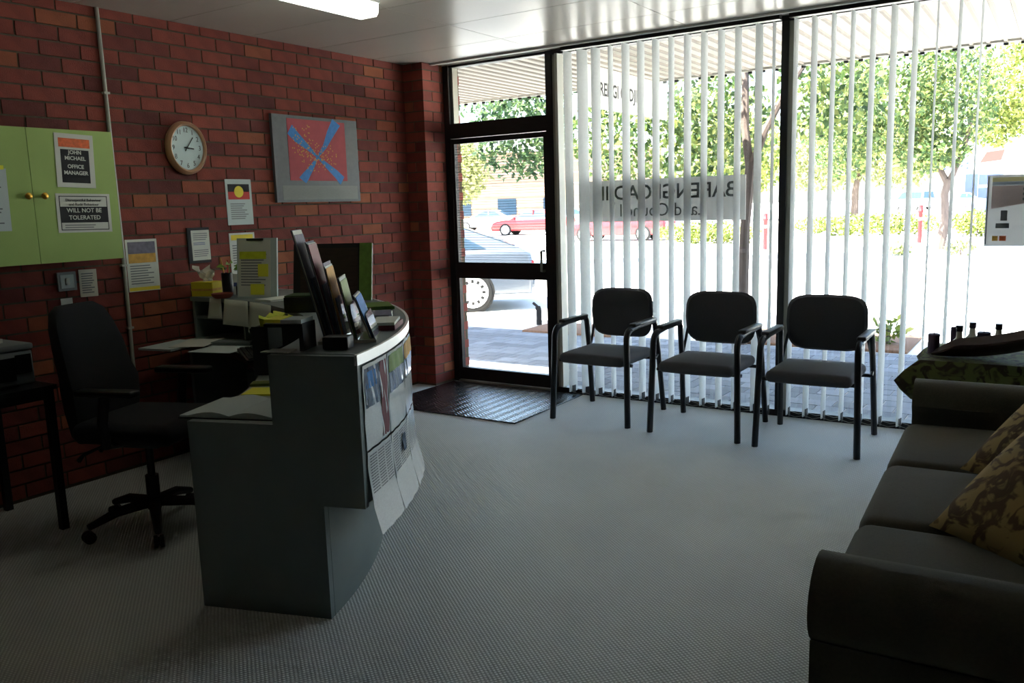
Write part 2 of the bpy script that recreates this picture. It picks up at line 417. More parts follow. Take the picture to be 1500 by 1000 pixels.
# nib pier beside the glass door
nib = box('wall_nib', 'mortar', -0.15, 0.196, -0.285, 0.20, -0.1, H+0.01, kind='structure')
tag(nib, 'narrow brick pier returning beside the glass door')
_nm = {}
for j in range(0, 33):
    z0 = CZ0+CH*j+0.005; z1 = min(H-0.001, z0+BHH)
    if z1-z0 < 0.02: continue
    if j % 2: pieces = [(-0.02, 0.20, -0.29, -0.18), (0.10, 0.20, -0.17, 0.045), (0.10, 0.20, 0.055, 0.204)]
    else: pieces = [(-0.02, 0.085, -0.29, -0.20), (0.095, 0.20, -0.29, -0.07), (0.10, 0.20, -0.06, 0.155)]
    for p in pieces:
        key = tuple(round(q, 4) for q in (p[1]-p[0], p[3]-p[2], z1-z0))
        if key not in _nm:
            o = MB().box(-key[0]/2, key[0]/2, -key[1]/2, key[1]/2, -key[2]/2, key[2]/2).build('brick', 'brick', nib); _nm[key] = o.data
        else: o = link('brick', _nm[key], nib)
        o.location = ((p[0]+p[1])/2, (p[2]+p[3])/2, (z0+z1)/2)
wr = box('wall_right', 'plaster', RX, RX+0.15, BY, 0.10, -0.1, H+0.02, kind='structure'); tag(wr, 'plain plastered wall behind the sofa')
wb = box('wall_back', 'plaster', -0.2, RX+0.15, BY-0.15, BY, -0.1, H+0.02, kind='structure'); tag(wb, 'plain plastered wall at the back of the office')
bh = box('wall_front', 'sign_white', -0.15, RX+0.15, -0.03, 0.10, H-0.012, H+0.5, kind='structure'); tag(bh, 'bulkhead above the shopfront glazing')
tr = box('trim_1', 'sign_white', 0.2, RX, -0.19, -0.155, H-0.022, H-0.006, kind='structure'); tag(tr, 'white ceiling strip along the blind track')

# --- shopfront: door, two windows, frames
AL = 'aluminium_dark'
d1 = thing('door_1', 'dark aluminium framed glass entry door with transom light', None, (0.72, 0, 0), kind='structure')
def dbox(n, m, x0, x1, y0, y1, z0, z1, par): 
    return MB().box(x0-0.72, x1-0.72, y0, y1, z0, z1).build(n, m, par)
dbox('jamb', AL, 0.205, 0.262, -0.03, 0.06, 0, H-0.012, d1); dbox('jamb', AL, 1.205, 1.262, -0.04, 0.06, 0, H-0.012, d1)
dbox('jamb_strip', 'aluminium_pale', 0.262, 0.285, 0.0, 0.07, 2.2, H-0.012, d1)
dbox('transom_bar', AL, 0.262, 1.205, -0.04, 0.05, 2.075, 2.195, d1)
dbox('head', AL, 0.262, 1.205, -0.02, 0.05, H-0.03, H-0.012, d1)
dbox('threshold', 'aluminium_pale', 0.262, 1.205, -0.05, 0.06, 0.0, 0.016, d1)
lf = dbox('door_leaf', AL, 0.266, 0.292, -0.022, 0.022, 0.02, 2.07, d1)
mb = MB()
for a in ((1.165, 1.201, -0.022, 0.022, 0.02, 2.07), (0.292, 1.165, -0.022, 0.022, 2.03, 2.07), (0.292, 1.165, -0.022, 0.022, 0.905, 1.04), (0.292, 1.165, -0.022, 0.022, 0.02, 0.125)):
    dbox('rail', AL, *a, lf)
dbox('pane', 'glass', 0.292, 1.165, -0.003, 0.003, 1.04, 2.03, lf); dbox('pane', 'glass', 0.292, 1.165, -0.003, 0.003, 0.125, 0.905, lf)
dbox('transom_pane', 'glass', 0.285, 1.205, -0.003, 0.003, 2.195, H-0.03, d1)
hd = MB().tube([(1.15-0.72, -0.022, 0.98), (1.15-0.72, -0.07, 0.98), (1.15-0.72, -0.07, 1.14), (1.15-0.72, -0.022, 1.14)], 0.011).build('handle', 'aluminium_pale', lf)
# thin horizontal privacy lines printed on the upper door pane
mb = MB()
for i in range(46): mb.box(0.292-0.72, 1.165-0.72, -0.0045, -0.0035, 1.06+i*0.021, 1.0625+i*0.021)
st = mb.build('pane_lines', 'letter_grey', lf); tag(st, 'fine horizontal line film on the upper pane', kind='stuff')

def window(n, x0, x1, label):
    w_ = thing('window_%d' % n, label, None, ((x0+x1)/2, 0, 0), kind='structure'); c = (x0+x1)/2
    def wbx(nm, m, a, b, y0, y1, z0, z1): return MB().box(a-c, b-c, y0, y1, z0, z1).build(nm, m, w_)
    wbx('sill', AL, x0, x1, -0.05, 0.05, 0.0, 0.045); wbx('head', AL, x0, x1, -0.05, 0.05, H-0.045, H-0.012)
    wbx('mullion', AL, x1-0.045, x1, -0.045, 0.05, 0.045, H-0.045); wbx('jamb', 'aluminium_pale', x0, x0+0.03, -0.03, 0.05, 0.045, H-0.045)
    wbx('pane', 'glass', x0+0.03, x1-0.045, -0.003, 0.003, 0.045, H-0.045)
    return w_
window(1, 1.262, 3.055, 'full height shopfront window beside the glass door')
window(2, 3.055, RX, 'full height shopfront window behind the sofa end')

# ================================================================ VERTICAL BLINDS
SL = [(1.449, 10.8), (1.572, 24.4), (1.684, 15.8), (1.806, -4.9), (1.925, 9.3), (2.044, 6.5), (2.158, 7.2), (2.275, 1.4), (2.394, 8.7), (2.514, 6.3), (2.633, 7.2), (2.749, 8.0), (2.888, 12.2), (2.985, -4.7)]
SR = [(3.125, 2.0), (3.24, 8.9), (3.356, 4.1), (3.47, 5.1), (3.587, 9.0), (3.705, 13.0), (3.824, 11.2), (3.94, -1.5), (4.059, 5.1), (4.171, 0.7), (4.55, 4), (4.665, 5), (4.78, 4), (4.90, 6)]
def slat_mesh(wd, z0, z1):
    mb = MB(); vs = []; fs = []; n = 6
    for z in (z0, z1):
        for sgn in (1, -1):
            for i in range(n+1):
                t = -0.5+i/n; vs.append((0.006*math.cos(math.pi*t)-0.003+sgn*0.0005, t*wd, z))
    m1 = n+1
    for i in range(n):
        fs += [(i, i+1, 2*m1+i+1, 2*m1+i), (m1+i+1, m1+i, 3*m1+i, 3*m1+i+1), (i, m1+i, m1+i+1, i+1), (2*m1+i+1, 3*m1+i+1, 3*m1+i, 2*m1+i)]
    fs += [(0, 2*m1, 3*m1, m1), (n, m1+n, 3*m1+n, 2*m1+n)]
    return mb.add(vs, fs, True)
SY = -0.115
def blind(x0, x1, slats, label):
    c = (x0+x1)/2
    b = thing('vertical_blind', label, 'blind', (c, SY, 0))
    MB().box(x0-c, x1-c, -0.028, 0.028, 2.635, 2.668).build('head_rail', AL, b)
    first = None
    for x, a in slats:
        if first is None:
            s = slat_mesh(0.100, 0.040, 2.625).build('slat', 'slat', b); wt = MB().box(-0.006, 0.006, -0.02, 0.02, 0.022, 0.088).build('bottom_weight', AL, s); first = (s.data, wt.data)
        else:
            s = link('slat', first[0], b); wt = link('bottom_weight', first[1], s)
        s.location = (x-c, 0, 0); s.rotation_euler = (0, 0, R(-a))
    for yy in (-0.045, 0.045):
        pts = [(slats[0][0]-c, yy, 0.05)]
        for (xa, _), (xb, _) in zip(slats, slats[1:]):
            if xb-xa > 0.2: break
            pts += [((xa+xb)/2-c, yy, 0.035), (xb-c, yy, 0.05)]
        MB().tube(pts, 0.0016, 5).build('spacer_chain', 'conduit', b)
    return b
blind(1.40, 3.02, SL, 'white vertical slat blind behind the first two visitor chairs')
blind(3.08, 5.15, SR, 'white vertical slat blind beside the sofa with gaps in it')
# folded stack end of the left blind, hanging by the door jamb
o = MB().box(-0.012, 0.012, -0.05, 0.04, 0.06, 2.63).build('blind_end_slat', 'conduit'); o.location = (1.335, -0.05, 0)
tag(o, 'beige blind slat hanging against the door jamb', 'blind slat')

# ================================================================ CEILING LIGHT
fl = thing('ceiling_light', 'long fluorescent ceiling light with white prismatic diffuser', 'light', (1.245, -2.66, H))
MB().box(-0.085, 0.085, -0.61, 0.61, -0.03, -0.008).build('housing', 'sign_white', fl)
MB().prism([(-0.08, -0.03), (0.08, -0.03), (0.075, -0.085), (0.06, -0.1), (-0.06, -0.1), (-0.075, -0.085)], 1.2, Matrix(((1, 0, 0, 0), (0, 0, 1, -0.6), (0, 1, 0, 0), (0, 0, 0, 1)))).build('diffuser', 'fluoro', fl)

# ================================================================ DOOR MAT
mt = MB().rbox((0, 0, 0.005), (1.28, 1.0, 0.010), 0.003, 1).build('door_mat', 'rubber'); mt.location = (0.865, -0.57, 0)
tag(mt, 'black ribbed rubber door mat inside the glass door', 'mat')

# ================================================================ VISITOR CHAIRS
def arc(c, r, a0, a1, n, f):
    return [f(c[0]+r*math.cos(a0+(a1-a0)*i/n), c[1]+r*math.sin(a0+(a1-a0)*i/n)) for i in range(n+1)]
def make_visitor_chair(label):
    t = thing('visitor_chair', label, 'chair', group='black visitor chairs along the window')
    # local: origin at floor centre between the legs, back towards +y
    for s in (-1, 1):
        x = s*0.295
        f = lambda y, z: (x-s*0.018*(z/0.65), y, z)
        front = [f(-0.30, 0.0), f(-0.285, 0.30)] + [f(-0.275, 0.55)] + arc((-0.205, 0.585), 0.07, math.pi, math.pi*0.56, 5, f)
        MB().tube(front, 0.0195, 10, 1.3).build('front_leg', 'black_metal', t)
        MB().tube([f(0.29, 0.0), f(0.262, 0.2), f(0.225, 0.45), f(0.185, 0.64), f(0.165, 0.668)], 0.0185, 10, 1.3).build('rear_leg', 'black_metal', t)
        ar = MB().tube([f(-0.225, 0.655), f(-0.1, 0.668), f(0.165, 0.672)], 0.018, 10, 1.2).build('arm', 'black_metal', t)
        m = Matrix(((0, 1, 0, x-s*0.018), (1, 0, 0, -0.005), (0, 0, 1, 0.682), (0, 0, 0, 1)))
        MB().rbox((0, 0, 0), (0.35, 0.054, 0.026), 0.011, 2, m).build('arm_pad', 'black_plastic', ar)
        MB().tube([f(0.17, 0.40), f(0.25, 0.44), (x*0.83, 0.245, 0.62), (x*0.72, 0.235, 0.72)], 0.010).build('back_support', 'black_metal', t)
    MB().tube([(-0.285, -0.20, 0.408), (0.285, -0.20, 0.408)], 0.012).build('cross_bar', 'black_metal', t)
    MB().tube([(-0.275, 0.20, 0.395), (0.275, 0.20, 0.395)], 0.012).build('cross_bar', 'black_metal', t)
    MB().rbox((0, -0.035, 0.437), (0.50, 0.50, 0.072), 0.034, 4, None, 0.012).build('seat', 'black_fabric', t)
    # backrest: rounded rectangle, gently curved
    vs = []; fs = []; N = 28; rings = [(0.0, -0.03), (0.6, -0.03), (0.92, -0.022), (1.0, 0.0), (0.95, 0.02), (0.6, 0.026), (0.0, 0.026)]
    for sc_, th in rings:
        for k in range(N):
            a = 2*math.pi*k/N; ca, sa = math.cos(a), math.sin(a)
            px = 0.248*sc_*math.copysign(abs(ca)**0.42, ca); pz = 0.178*sc_*math.copysign(abs(sa)**0.52, sa)
            if pz < 0: px *= 1-0.05*(-pz/0.178)
            vs.append((px, 0.245+th-0.5*px*px+0.10*pz*0.5, 0.71+pz))
    for i in range(len(rings)-1):
        for k in range(N): fs.append((i*N+k, i*N+(k+1) % N, (i+1)*N+(k+1) % N, (i+1)*N+k))
    MB().add(vs, fs, True).build('backrest', 'black_fabric', t)
    return t
vc = make_visitor_chair('black fabric visitor chair with arms beside the glass door')
vc.location = (1.955, -0.505, 0); vc.rotation_euler = (0, 0, R(-1))
v2 = copy_tree(vc); v2.location = (2.71, -0.53, 0); v2.rotation_euler = (0, 0, R(0)); v2['label'] = 'black fabric visitor chair with arms, middle one of the row'
v3 = copy_tree(vc); v3.location = (3.41, -0.545, 0); v3.rotation_euler = (0, 0, R(1)); v3['label'] = 'black fabric visitor chair with arms at the sofa end of the row'

# ================================================================ RECEPTION DESK (arc about O)
O = Vector((0.2, -4.5, 0)); TH0, TH1 = 18.2, 94.2
def pol(r, th, z=0.0): return Vector((O.x+r*math.cos(R(th)), O.y+r*math.sin(R(th)), z))
def rin(th): return 2.165-0.195*min(1, max(0, (th-18)/45))
def arc_prism(r0, r1, z0, z1, a0, a1, n=40):
    """ring segment between radii r0 and r1 (numbers or functions of the angle)"""
    f0 = r0 if callable(r0) else (lambda a: r0); f1 = r1 if callable(r1) else (lambda a: r1)
    vs = []; fs = []
    for i in range(n+1):
        a = a0+(a1-a0)*i/n
        vs += [pol(f0(a), a, z0), pol(f1(a), a, z0), pol(f1(a), a, z1), pol(f0(a), a, z1)]
    for i in range(n):
        b = 4*i
        fs += [(b+k, b+(k+1) % 4, b+4+(k+1) % 4, b+4+k) for k in range(4)]
    fs += [(3, 2, 1, 0), (4*n, 4*n+1, 4*n+2, 4*n+3)]
    m = MB(); m.add(vs, fs, True); return m
desk = thing('reception_desk', 'curved grey reception desk with raised counter and stepped end panel', 'desk')
def radial(th): # local x = radial, y = up, z = tangential
    er = Vector((math.cos(R(th)), math.sin(R(th)), 0)); et = Vector((-math.sin(R(th)), math.cos(R(th)), 0))
    return Matrix(((er.x, 0, et.x, O.x), (er.y, 0, et.y, O.y), (0, 1, 0, 0), (0, 0, 0, 1)))
MB().prism([(1.805, 0), (2.35, 0), (2.35, 0.44), (2.515, 0.44), (2.515, 0.998), (2.165, 0.998), (2.165, 0.74), (1.805, 0.74)], 0.03, radial(TH0)).build('end_panel', 'laminate', desk)
ED = math.degrees(0.031/2.2)
arc_prism(1.80, 2.46, 0.705, 0.738, TH0+ED, TH1).build('desktop', 'desk_top', desk)
arc_prism(1.797, 1.80, 0.70, 0.74, TH0+ED, TH1).build('desktop_edge', 'black_plastic', desk)
arc_prism(rin, 2.505, 0.974, 1.0, TH0+ED, TH1).build('counter_top', 'laminate', desk)
arc_prism(2.505, 2.517, 0.965, 1.003, TH0, TH1).build('counter_rim', 'counter_rim', desk)
arc_prism(2.47, 2.50, 0.44, 0.974, TH0+ED, TH1).build('front_panel', 'laminate', desk)
arc_prism(2.35, 2.47, 0.44, 0.46, TH0+ED, TH1).build('soffit_panel', 'laminate', desk)
arc_prism(2.32, 2.35, 0.0, 0.46, TH0+ED, TH1).build('kick_panel', 'laminate', desk)
arc_prism(lambda a: rin(a)+0.02, 2.47, 0.862, 0.878, 52, TH1).build('pigeonhole_shelf', 'laminate', desk)
for th in (93.6, 79, 66, 53):
    MB().prism([(rin(th)+0.012, 0.738), (2.47, 0.738), (2.47, 0.974), (rin(th)+0.012, 0.974)], 0.018, radial(th)).build('pigeonhole_divider', 'laminate', desk)
MB().prism([(1.9, 0), (2.33, 0), (2.33, 0.705), (1.9, 0.705)], 0.025, radial(92.5)).build('wall_end_panel', 'laminate', desk)

# six glossy sheets taped over the curved counter front
def curved_sheet(a0, a1, z0, z1, r, flare, n=10, t=0.0012):
    vs = []; fs = []
    zs = [z1+(z0-z1)*j/6 for j in range(7)]
    for sgn in (0, 1):
        for z in zs:
            q = max(0, (0.62-z)/0.3)
            for i in range(n+1):
                a = a0+(a1-a0)*i/n
                vs.append(pol(r+sgn*t+flare*q*q+0.002*math.sin(i*1.7+z*40), a, z))
    c = n+1; N = c*7
    for j in range(6):
        for i in range(n):
            p = j*c+i; fs += [(p, p+1, p+c+1, p+c), (N+p, N+p+c, N+p+c+1, N+p+1)]
    for j in range(6): fs += [(j*c, j*c+c, N+j*c+c, N+j*c), (j*c+n, N+j*c+n, N+j*c+c+n, j*c+c+n)]
    for i in range(n): fs += [(i, N+i, N+i+1, i+1), (6*c+i, 6*c+i+1, N+6*c+i+1, N+6*c+i)]
    return MB().add(vs, fs, True)
cols = [(18.9, 24.6), (24.8, 31.0), (31.2, 37.6)]
lab = ['beside the stepped end', 'in the middle', 'towards the door']
for i, (a0, a1) in enumerate(cols):
    p = curved_sheet(a0, a1, 0.648, 0.958, 2.519, 0.0).build('poster', 'newsprint'); tag(p, 'glossy poster with photographs on upper counter front, %s' % lab[i], 'poster', 'sheets taped to the counter front')
    curved_sheet(a0+0.25, a1-(2.2 if i == 0 else 0.35), 0.80, 0.945, 2.5208, 0.0).build('photograph', 'print_photo', p)
    if i == 0:
        curved_sheet(a1-2.0, a1-0.3, 0.66, 0.945, 2.5208, 0).build('side_strip', 'print_maroon', p); curved_sheet(a0+0.6, a0+2.6, 0.87, 0.93, 2.5222, 0).build('picture', 'print_blue', p)
    if i == 1: curved_sheet(a0+0.3, a1-0.4, 0.88, 0.948, 2.5222, 0).build('picture', 'print_green', p)
    if i == 2: curved_sheet(a0+0.3, a1-0.4, 0.88, 0.948, 2.5222, 0).build('picture', 'print_gold', p)
    q = curved_sheet(a0, a1, 0.335, 0.640, 2.520, 0.045).build('newspaper_page', 'newsprint'); tag(q, 'printed page hanging below counter front, %s' % lab[i], 'newspaper', 'sheets taped to the counter front')
    for k in range(22):
        zz = 0.62-k*0.011
        if zz < 0.42: break
    mbp = MB()
    for k in range(14):
        z = 0.625-k*0.0105
        for cc in range(3):
            aa = a0+0.3+cc*(a1-a0-0.4)/3; bb = aa+(a1-a0-0.4)/3-0.25
            for s_ in range(3):
                u0 = aa+(bb-aa)*s_/3; u1 = aa+(bb-aa)*(s_+0.92)/3; qf = max(0, (0.62-z)/0.3); rr = 2.5235+0.045*qf*qf
                o_ = len(mbp.v); mbp.add([pol(rr, u0, z), pol(rr, u1, z), pol(rr, u1, z-0.004), pol(rr, u0, z-0.004)], [(0, 1, 2, 3)])
    tag(mbp.build('printed_lines', 'ink_grey', q), kind='stuff')
    if i == 1: curved_sheet(a0+3.2, a0+4.2, 0.53, 0.60, 2.527, 0.045).build('picture', 'print_photo', q)

# ---- brochure holder on the counter end: five tiers facing outwards
bs = thing('brochure_holder', 'stepped five tier brochure holder on the counter end', 'brochure holder', (2.27, -3.44, 1.0), R(38))
tiers = [(-0.06, -0.16, 0.44, 'print_slate'), (-0.03, -0.11, 0.395, 'print_maroon'), (0.0, -0.05, 0.307, 'print_gold'), (0.045, 0.0, 0.254, 'print_green'), (0.11, 0.055, 0.187, 'print_blue')]
MB().box(-0.09, 0.13, -0.12, 0.12, 0.0005, 0.012).build('base', 'glass_bottle', bs)
for i, (b0, b1, h, m) in enumerate(tiers):
    z0 = 0.012; k = 0.72
    bx = b0+(b1-b0)*k*0.8
    MB().add([(b0+0.014, -0.118, z0), (b0+0.014, 0.118, z0), (bx+0.014, 0.118, h*k*0.8), (bx+0.014, -0.118, h*k*0.8), (b0+0.018, -0.118, z0), (b0+0.018, 0.118, z0), (bx+0.018, 0.118, h*k*0.8), (bx+0.018, -0.118, h*k*0.8)],
             [(0, 1, 2, 3), (7, 6, 5, 4), (0, 4, 5, 1), (2, 6, 7, 3), (0, 3, 7, 4), (1, 5, 6, 2)]).build('pocket', 'print_photo', bs)
    for j in range(3):
        d = j*0.005-0.006; hh = h-0.008*j+random.uniform(-0.006, 0.006); sh = random.uniform(-0.006, 0.006)
        w_ = 0.105
        bro = MB().add([(b0+d, -w_+sh, z0+0.004), (b0+d, w_+sh, z0+0.004), (b1+d, w_+sh, hh), (b1+d, -w_+sh, hh), (b0+d+0.003, -w_+sh, z0+0.004), (b0+d+0.003, w_+sh, z0+0.004), (b1+d+0.003, w_+sh, hh), (b1+d+0.003, -w_+sh, hh)],
             [(0, 1, 2, 3), (7, 6, 5, 4), (0, 4, 5, 1), (2, 6, 7, 3), (0, 3, 7, 4), (1, 5, 6, 2)]).build('brochure', m if j == 2 else ('paper' if j == 1 else 'print_slate'))
        bro.location = bs.location; bro.rotation_euler = bs.rotation_euler
        tag(bro, ['rearmost', 'middle', 'foremost'][j]+' brochure in the '+['tallest', 'second tallest', 'third tallest', 'second lowest', 'lowest'][i]+' tier of the counter holder', 'brochure', 'brochures in the counter holder')

# ---- dark display board standing further round the counter
db = thing('display_board', 'dark display board with green edge standing on the counter behind brochures', 'display board', (1.16, -2.40, 1.0), R(18))
lean = Matrix.Rotation(R(-9), 4, 'X')
MB().box(-0.245, 0.245, -0.006, 0.006, 0.003, 0.325, lean).build('board', 'black_plastic', db)
MB().box(0.17, 0.245, -0.009, -0.006, 0.003, 0.325, lean).build('green_edge', 'print_green', db)
MB().box(-0.20, 0.16, -0.009, -0.006, 0.03, 0.30, lean).build('panel', 'wood_dark', db)
MB().box(-0.02, 0.02, 0.05, 0.14, 0.002, 0.01).build('foot', 'black_plastic', db); MB().tube([(0, 0.13, 0.006), (0, 0.035, 0.22)], 0.006).build('strut', 'black_plastic', db)

# ---- things on the counter
def stack(name, label, cat, x, y, z, rz, sx, sy, hs, mats, group=None):
    zz = z+0.0008
    for i, (h, m) in enumerate(zip(hs, mats)):
        o = MB().box(-sx/2, sx/2, -sy/2, sy/2, 0, h).build(name, m); o.location = (x+random.uniform(-0.008, 0.008), y+random.uniform(-0.008, 0.008), zz); o.rotation_euler = (0, 0, R(rz+random.uniform(-6, 6)))
        tag(o, label[i], cat, group); zz += h+0.0004
stack('leaflet_pile', ['maroon leaflet pile on the counter, under a white one', 'white leaflet pile lying on maroon leaflets'], 'leaflets', 2.20, -3.12, 1.0, 34, 0.10, 0.21, (0.022, 0.012), ('print_maroon', 'paper'), 'leaflet piles on the counter')
stack('leaflet_pile', ['pale leaflet pile on the counter beside the maroon pile', 'dark leaflet on top of pale pile'], 'leaflets', 2.00, -2.95, 1.0, 42, 0.13, 0.21, (0.03, 0.004), ('paper_blue', 'print_slate'), 'leaflet piles on the counter')
stack('leaflet_pile', ['dark grey leaflet pile far along the counter', 'green leaflet pile on dark grey pile', 'pale green leaflet topping the far pile'], 'leaflets', 1.78, -2.72, 1.0, 50, 0.15, 0.21, (0.02, 0.014, 0.004), ('print_slate', 'print_green', 'leaf_small'), 'leaflet piles on the counter')
stack('leaflet_pile', ['white sheets near the wall end of the counter'], 'leaflets', 0.80, -2.47, 1.0, 80, 0.21, 0.15, (0.012,), ('paper',), 'leaflet piles on the counter')
# small black riser with yellow pad at the very end of the counter
ri = thing('desk_riser', 'small black riser stand with grey and yellow pad on top', 'stand', (2.235, -3.69, 1.0), R(24))
MB().box(-0.075, 0.075, -0.06, 0.06, 0.088, 0.10).build('top', 'black_plastic', ri)
for s in (-1, 1): MB().box(s*0.068-0.008, s*0.068+0.008, -0.06, 0.06, 0.0, 0.088).build('leg', 'black_plastic', ri)
o = MB().box(-0.07, 0.07, -0.055, 0.055, 0, 0.014).build('note_pad', 'paper_blue'); o.location = (2.235, -3.69, 1.1005); o.rotation_euler = (0, 0, R(24)); tag(o, 'grey note pad with yellow edge on black riser', 'note pad')
MB().box(-0.073, -0.01, -0.058, 0.058, 0.004, 0.016).build('yellow_cover', 'postit', o)
o = MB().box(-0.14, -0.03, -0.03, 0.04, 0, 0.004).build('loose_paper', 'paper'); o.location = (2.33, -3.74, 1.0008); o.rotation_euler = (0, 0, R(18)); tag(o, 'crumpled white paper on counter end by the black riser', 'paper')
o = MB().rbox((0, 0, 0.025), (0.10, 0.07, 0.05), 0.008, 2).build('stapler_box', 'black_plastic'); o.location = (2.415, -3.625, 1.0005); o.rotation_euler = (0, 0, R(25)); tag(o, 'small black box at foot of the brochure holder', 'box')
# black file organiser with hi-vis folders, on the desktop
fo = thing('file_organiser', 'black file organiser stuffed with yellow folders on the desktop', 'organiser', (1.50, -3.02, 0.738), R(28))
for i in range(4):
    m = Matrix.Rotation(R(-10), 4, 'Y'); x = -0.12+i*0.075
    MB().box(x, x+0.03, -0.13, 0.13, 0.004, 0.25-0.015*i, m).build('divider', 'black_plastic', fo)
MB().box(-0.15, 0.16, -0.135, 0.135, 0.001, 0.012).build('base', 'black_plastic', fo)
MB().box(-0.15, 0.16, -0.135, -0.128, 0.01, 0.235).build('side', 'black_plastic', fo)
MB().box(-0.15, 0.16, 0.128, 0.135, 0.01, 0.235).build('side', 'black_plastic', fo)
for i in range(3):
    f_ = MB(); x = -0.085+i*0.075; n = 8; vs = []; 
    for j in range(n+1):
        y = -0.12+0.24*j/n; zt = 0.275-0.02*i+0.012*math.sin(j*1.9+i)
        vs += [(x, y, 0.04), (x-0.03-0.012*math.sin(j), y, zt), (x+0.012, y, zt-0.012-0.012*(j % 2)), (x+0.01, y, 0.04)]
    fs = []
    for j in range(n):
        b = 4*j; fs += [(b+k, b+(k+1) % 4, b+4+(k+1) % 4, b+4+k) for k in range(4)]
    fs += [(0, 1, 2, 3), (4*n+3, 4*n+2, 4*n+1, 4*n)]
    o = f_.add(vs, fs).build('folder', 'hivis'); o.location = fo.location; o.rotation_euler = fo.rotation_euler
    tag(o, 'bright yellow folder, '+['rear', 'middle', 'front'][i]+' one in the black organiser', 'folder', 'folders in the organiser')
bb = MB().rbox((0, 0, 0.04), (0.22, 0.16, 0.08), 0.006, 2).build('cash_box', 'black_plastic'); bb.location = (1.40, -2.80, 1.0005); bb.rotation_euler = (0, 0, R(30)); tag(bb, 'black box with olive lid on counter by the display board', 'box')
MB().box(-0.105, 0.105, -0.075, 0.075, 0.0805, 0.086).build('lid', 'leaf_deep', bb)

# ---- notice stand with sticky notes
cs = thing('notice_stand', 'upright white notice with yellow sticky notes standing on the counter', 'notice', (0.575, -2.445, 1.0), R(12))
ln = Matrix.Rotation(R(-6), 4, 'X') @ Matrix(((1, 0, 0, 0), (0, 0, -1, 0), (0, 1, 0, 0), (0, 0, 0, 1)))
MB().box(-0.145, 0.145, 0.002, 0.36, -0.012, 0.0, ln).build('holder', 'paper_blue', cs)
MB().box(-0.135, 0.10, 0.01, 0.35, 0.0, 0.001, ln).build('page', 'paper', cs)
MB().box(-0.07, 0.05, 0.345, 0.358, 0.0, 0.006, ln).build('clip', 'black_metal', cs)
text_lines(cs, ln, 0.19, 0.2, -0.02, 0.17, 12, z=0.0012)
MB().box(-0.125, 0.07, 0.235, 0.28, 0.0012, 0.0018, ln).build('highlighted_lines', 'hivis', cs)
MB().box(0.01, 0.085, 0.13, 0.205, 0.0012, 0.0022, ln).build('sticky_note', 'postit', cs)
MB().box(-0.045, 0.055, 0.02, 0.085, 0.0012, 0.0022, ln).build('sticky_note', 'postit', cs)
MB().tube([(0, 0.12, 0.006), (0, 0.04, 0.25)], 0.005).build('strut', 'black_metal', cs)
# ---- tissue box
tb = thing('tissue_box', 'yellow tissue box with white tissue pulled up', 'tissue box', (0.115, -2.45, 1.0), R(20))
MB().rbox((0, 0, 0.046), (0.15, 0.11, 0.09), 0.003, 1).build('box', 'tissue_yellow', tb)
MB().box(-0.0755, 0.0755, -0.0556, 0.0556, 0.035, 0.05).build('band', 'print_gold', tb)
vs = []; fs = []
for j in range(7):
    for i in range(7):
        u, v = i/6-0.5, j/6; vs.append((u*0.11*(0.45+v*1.0)+0.01*math.sin(j*2), 0.02*math.sin(i*2.1+j)*(0.4+v), 0.085+0.09*v+0.022*math.sin(i*1.7+1)*v))
for j in range(6):
    for i in range(6): fs.append((j*7+i, j*7+i+1, j*7+i+8, j*7+i+7))
MB().add(vs, fs, True).build('tissue', 'tissue', tb)
o = MB().box(-0.035, 0.035, -0.001, 0.001, 0, 0.13, Matrix.Rotation(R(-10), 4, 'X')).build('white_card', 'paper'); o.location = (0.225, -2.345, 1.001); o.rotation_euler = (0, 0, R(30)); tag(o, 'white card propped between the tissue box and pen cup', 'card')
MB().box(-0.03, 0.03, -0.0018, -0.001, 0.05, 0.075, Matrix.Rotation(R(-10), 4, 'X')).build('blue_print', 'ink_blue', o)
pc = thing('pen_cup', 'black pen cup holding a green leaf sprig', 'pen cup', (0.27, -2.41, 1.0))
MB().lathe([(0.03, 0.002), (0.034, 0.05), (0.034, 0.145), (0.029, 0.145), (0.026, 0.01)], n=16).build('cup', 'black_plastic', pc)
for i in range(3):
    a = i*2.1; MB().tube([(0, 0, 0.02), (0.03*math.cos(a), 0.03*math.sin(a), 0.20+0.02*i)], 0.0035, 6).build('pen', ['print_green', 'print_red', 'print_gold'][i], pc)
for i in range(6):
    a = i*1.05; c = Vector((0.03+0.035*math.cos(a), 0.02*math.sin(a), 0.165+0.018*(i % 3)))
    MB().add([c, c+Vector((0.03*math.cos(a), 0.03*math.sin(a), 0.022)), c+Vector((0.055*math.cos(a), 0.055*math.sin(a), 0.0)), c+Vector((0.03*math.cos(a+0.6), 0.03*math.sin(a+0.6), -0.004))], [(0, 1, 2, 3)]).build('leaf', 'leaf_small', pc)
rd = MB().lathe([(0.045, 0.001), (0.06, 0.012), (0.066, 0.03), (0.06, 0.03), (0.05, 0.012), (0.0, 0.01)], n=22).build('saucer', 'terracotta'); rd.location = (0.345, -2.515, 1.0); tag(rd, 'terracotta saucer in front of the pen cup', 'saucer')
jr = thing('ornament_jar', 'small amber jar with round black stopper beside the notice', 'jar', (0.41, -2.41, 1.0))
MB().lathe([(0.028, 0.001), (0.034, 0.02), (0.034, 0.085), (0.018, 0.11), (0.014, 0.13)], n=18).build('body', 'glass_bottle', jr)
MB().lathe([(0.0, 0.118), (0.016, 0.122), (0.026, 0.145), (0.016, 0.168), (0.0, 0.172)], n=16).build('stopper', 'cap_black', jr)
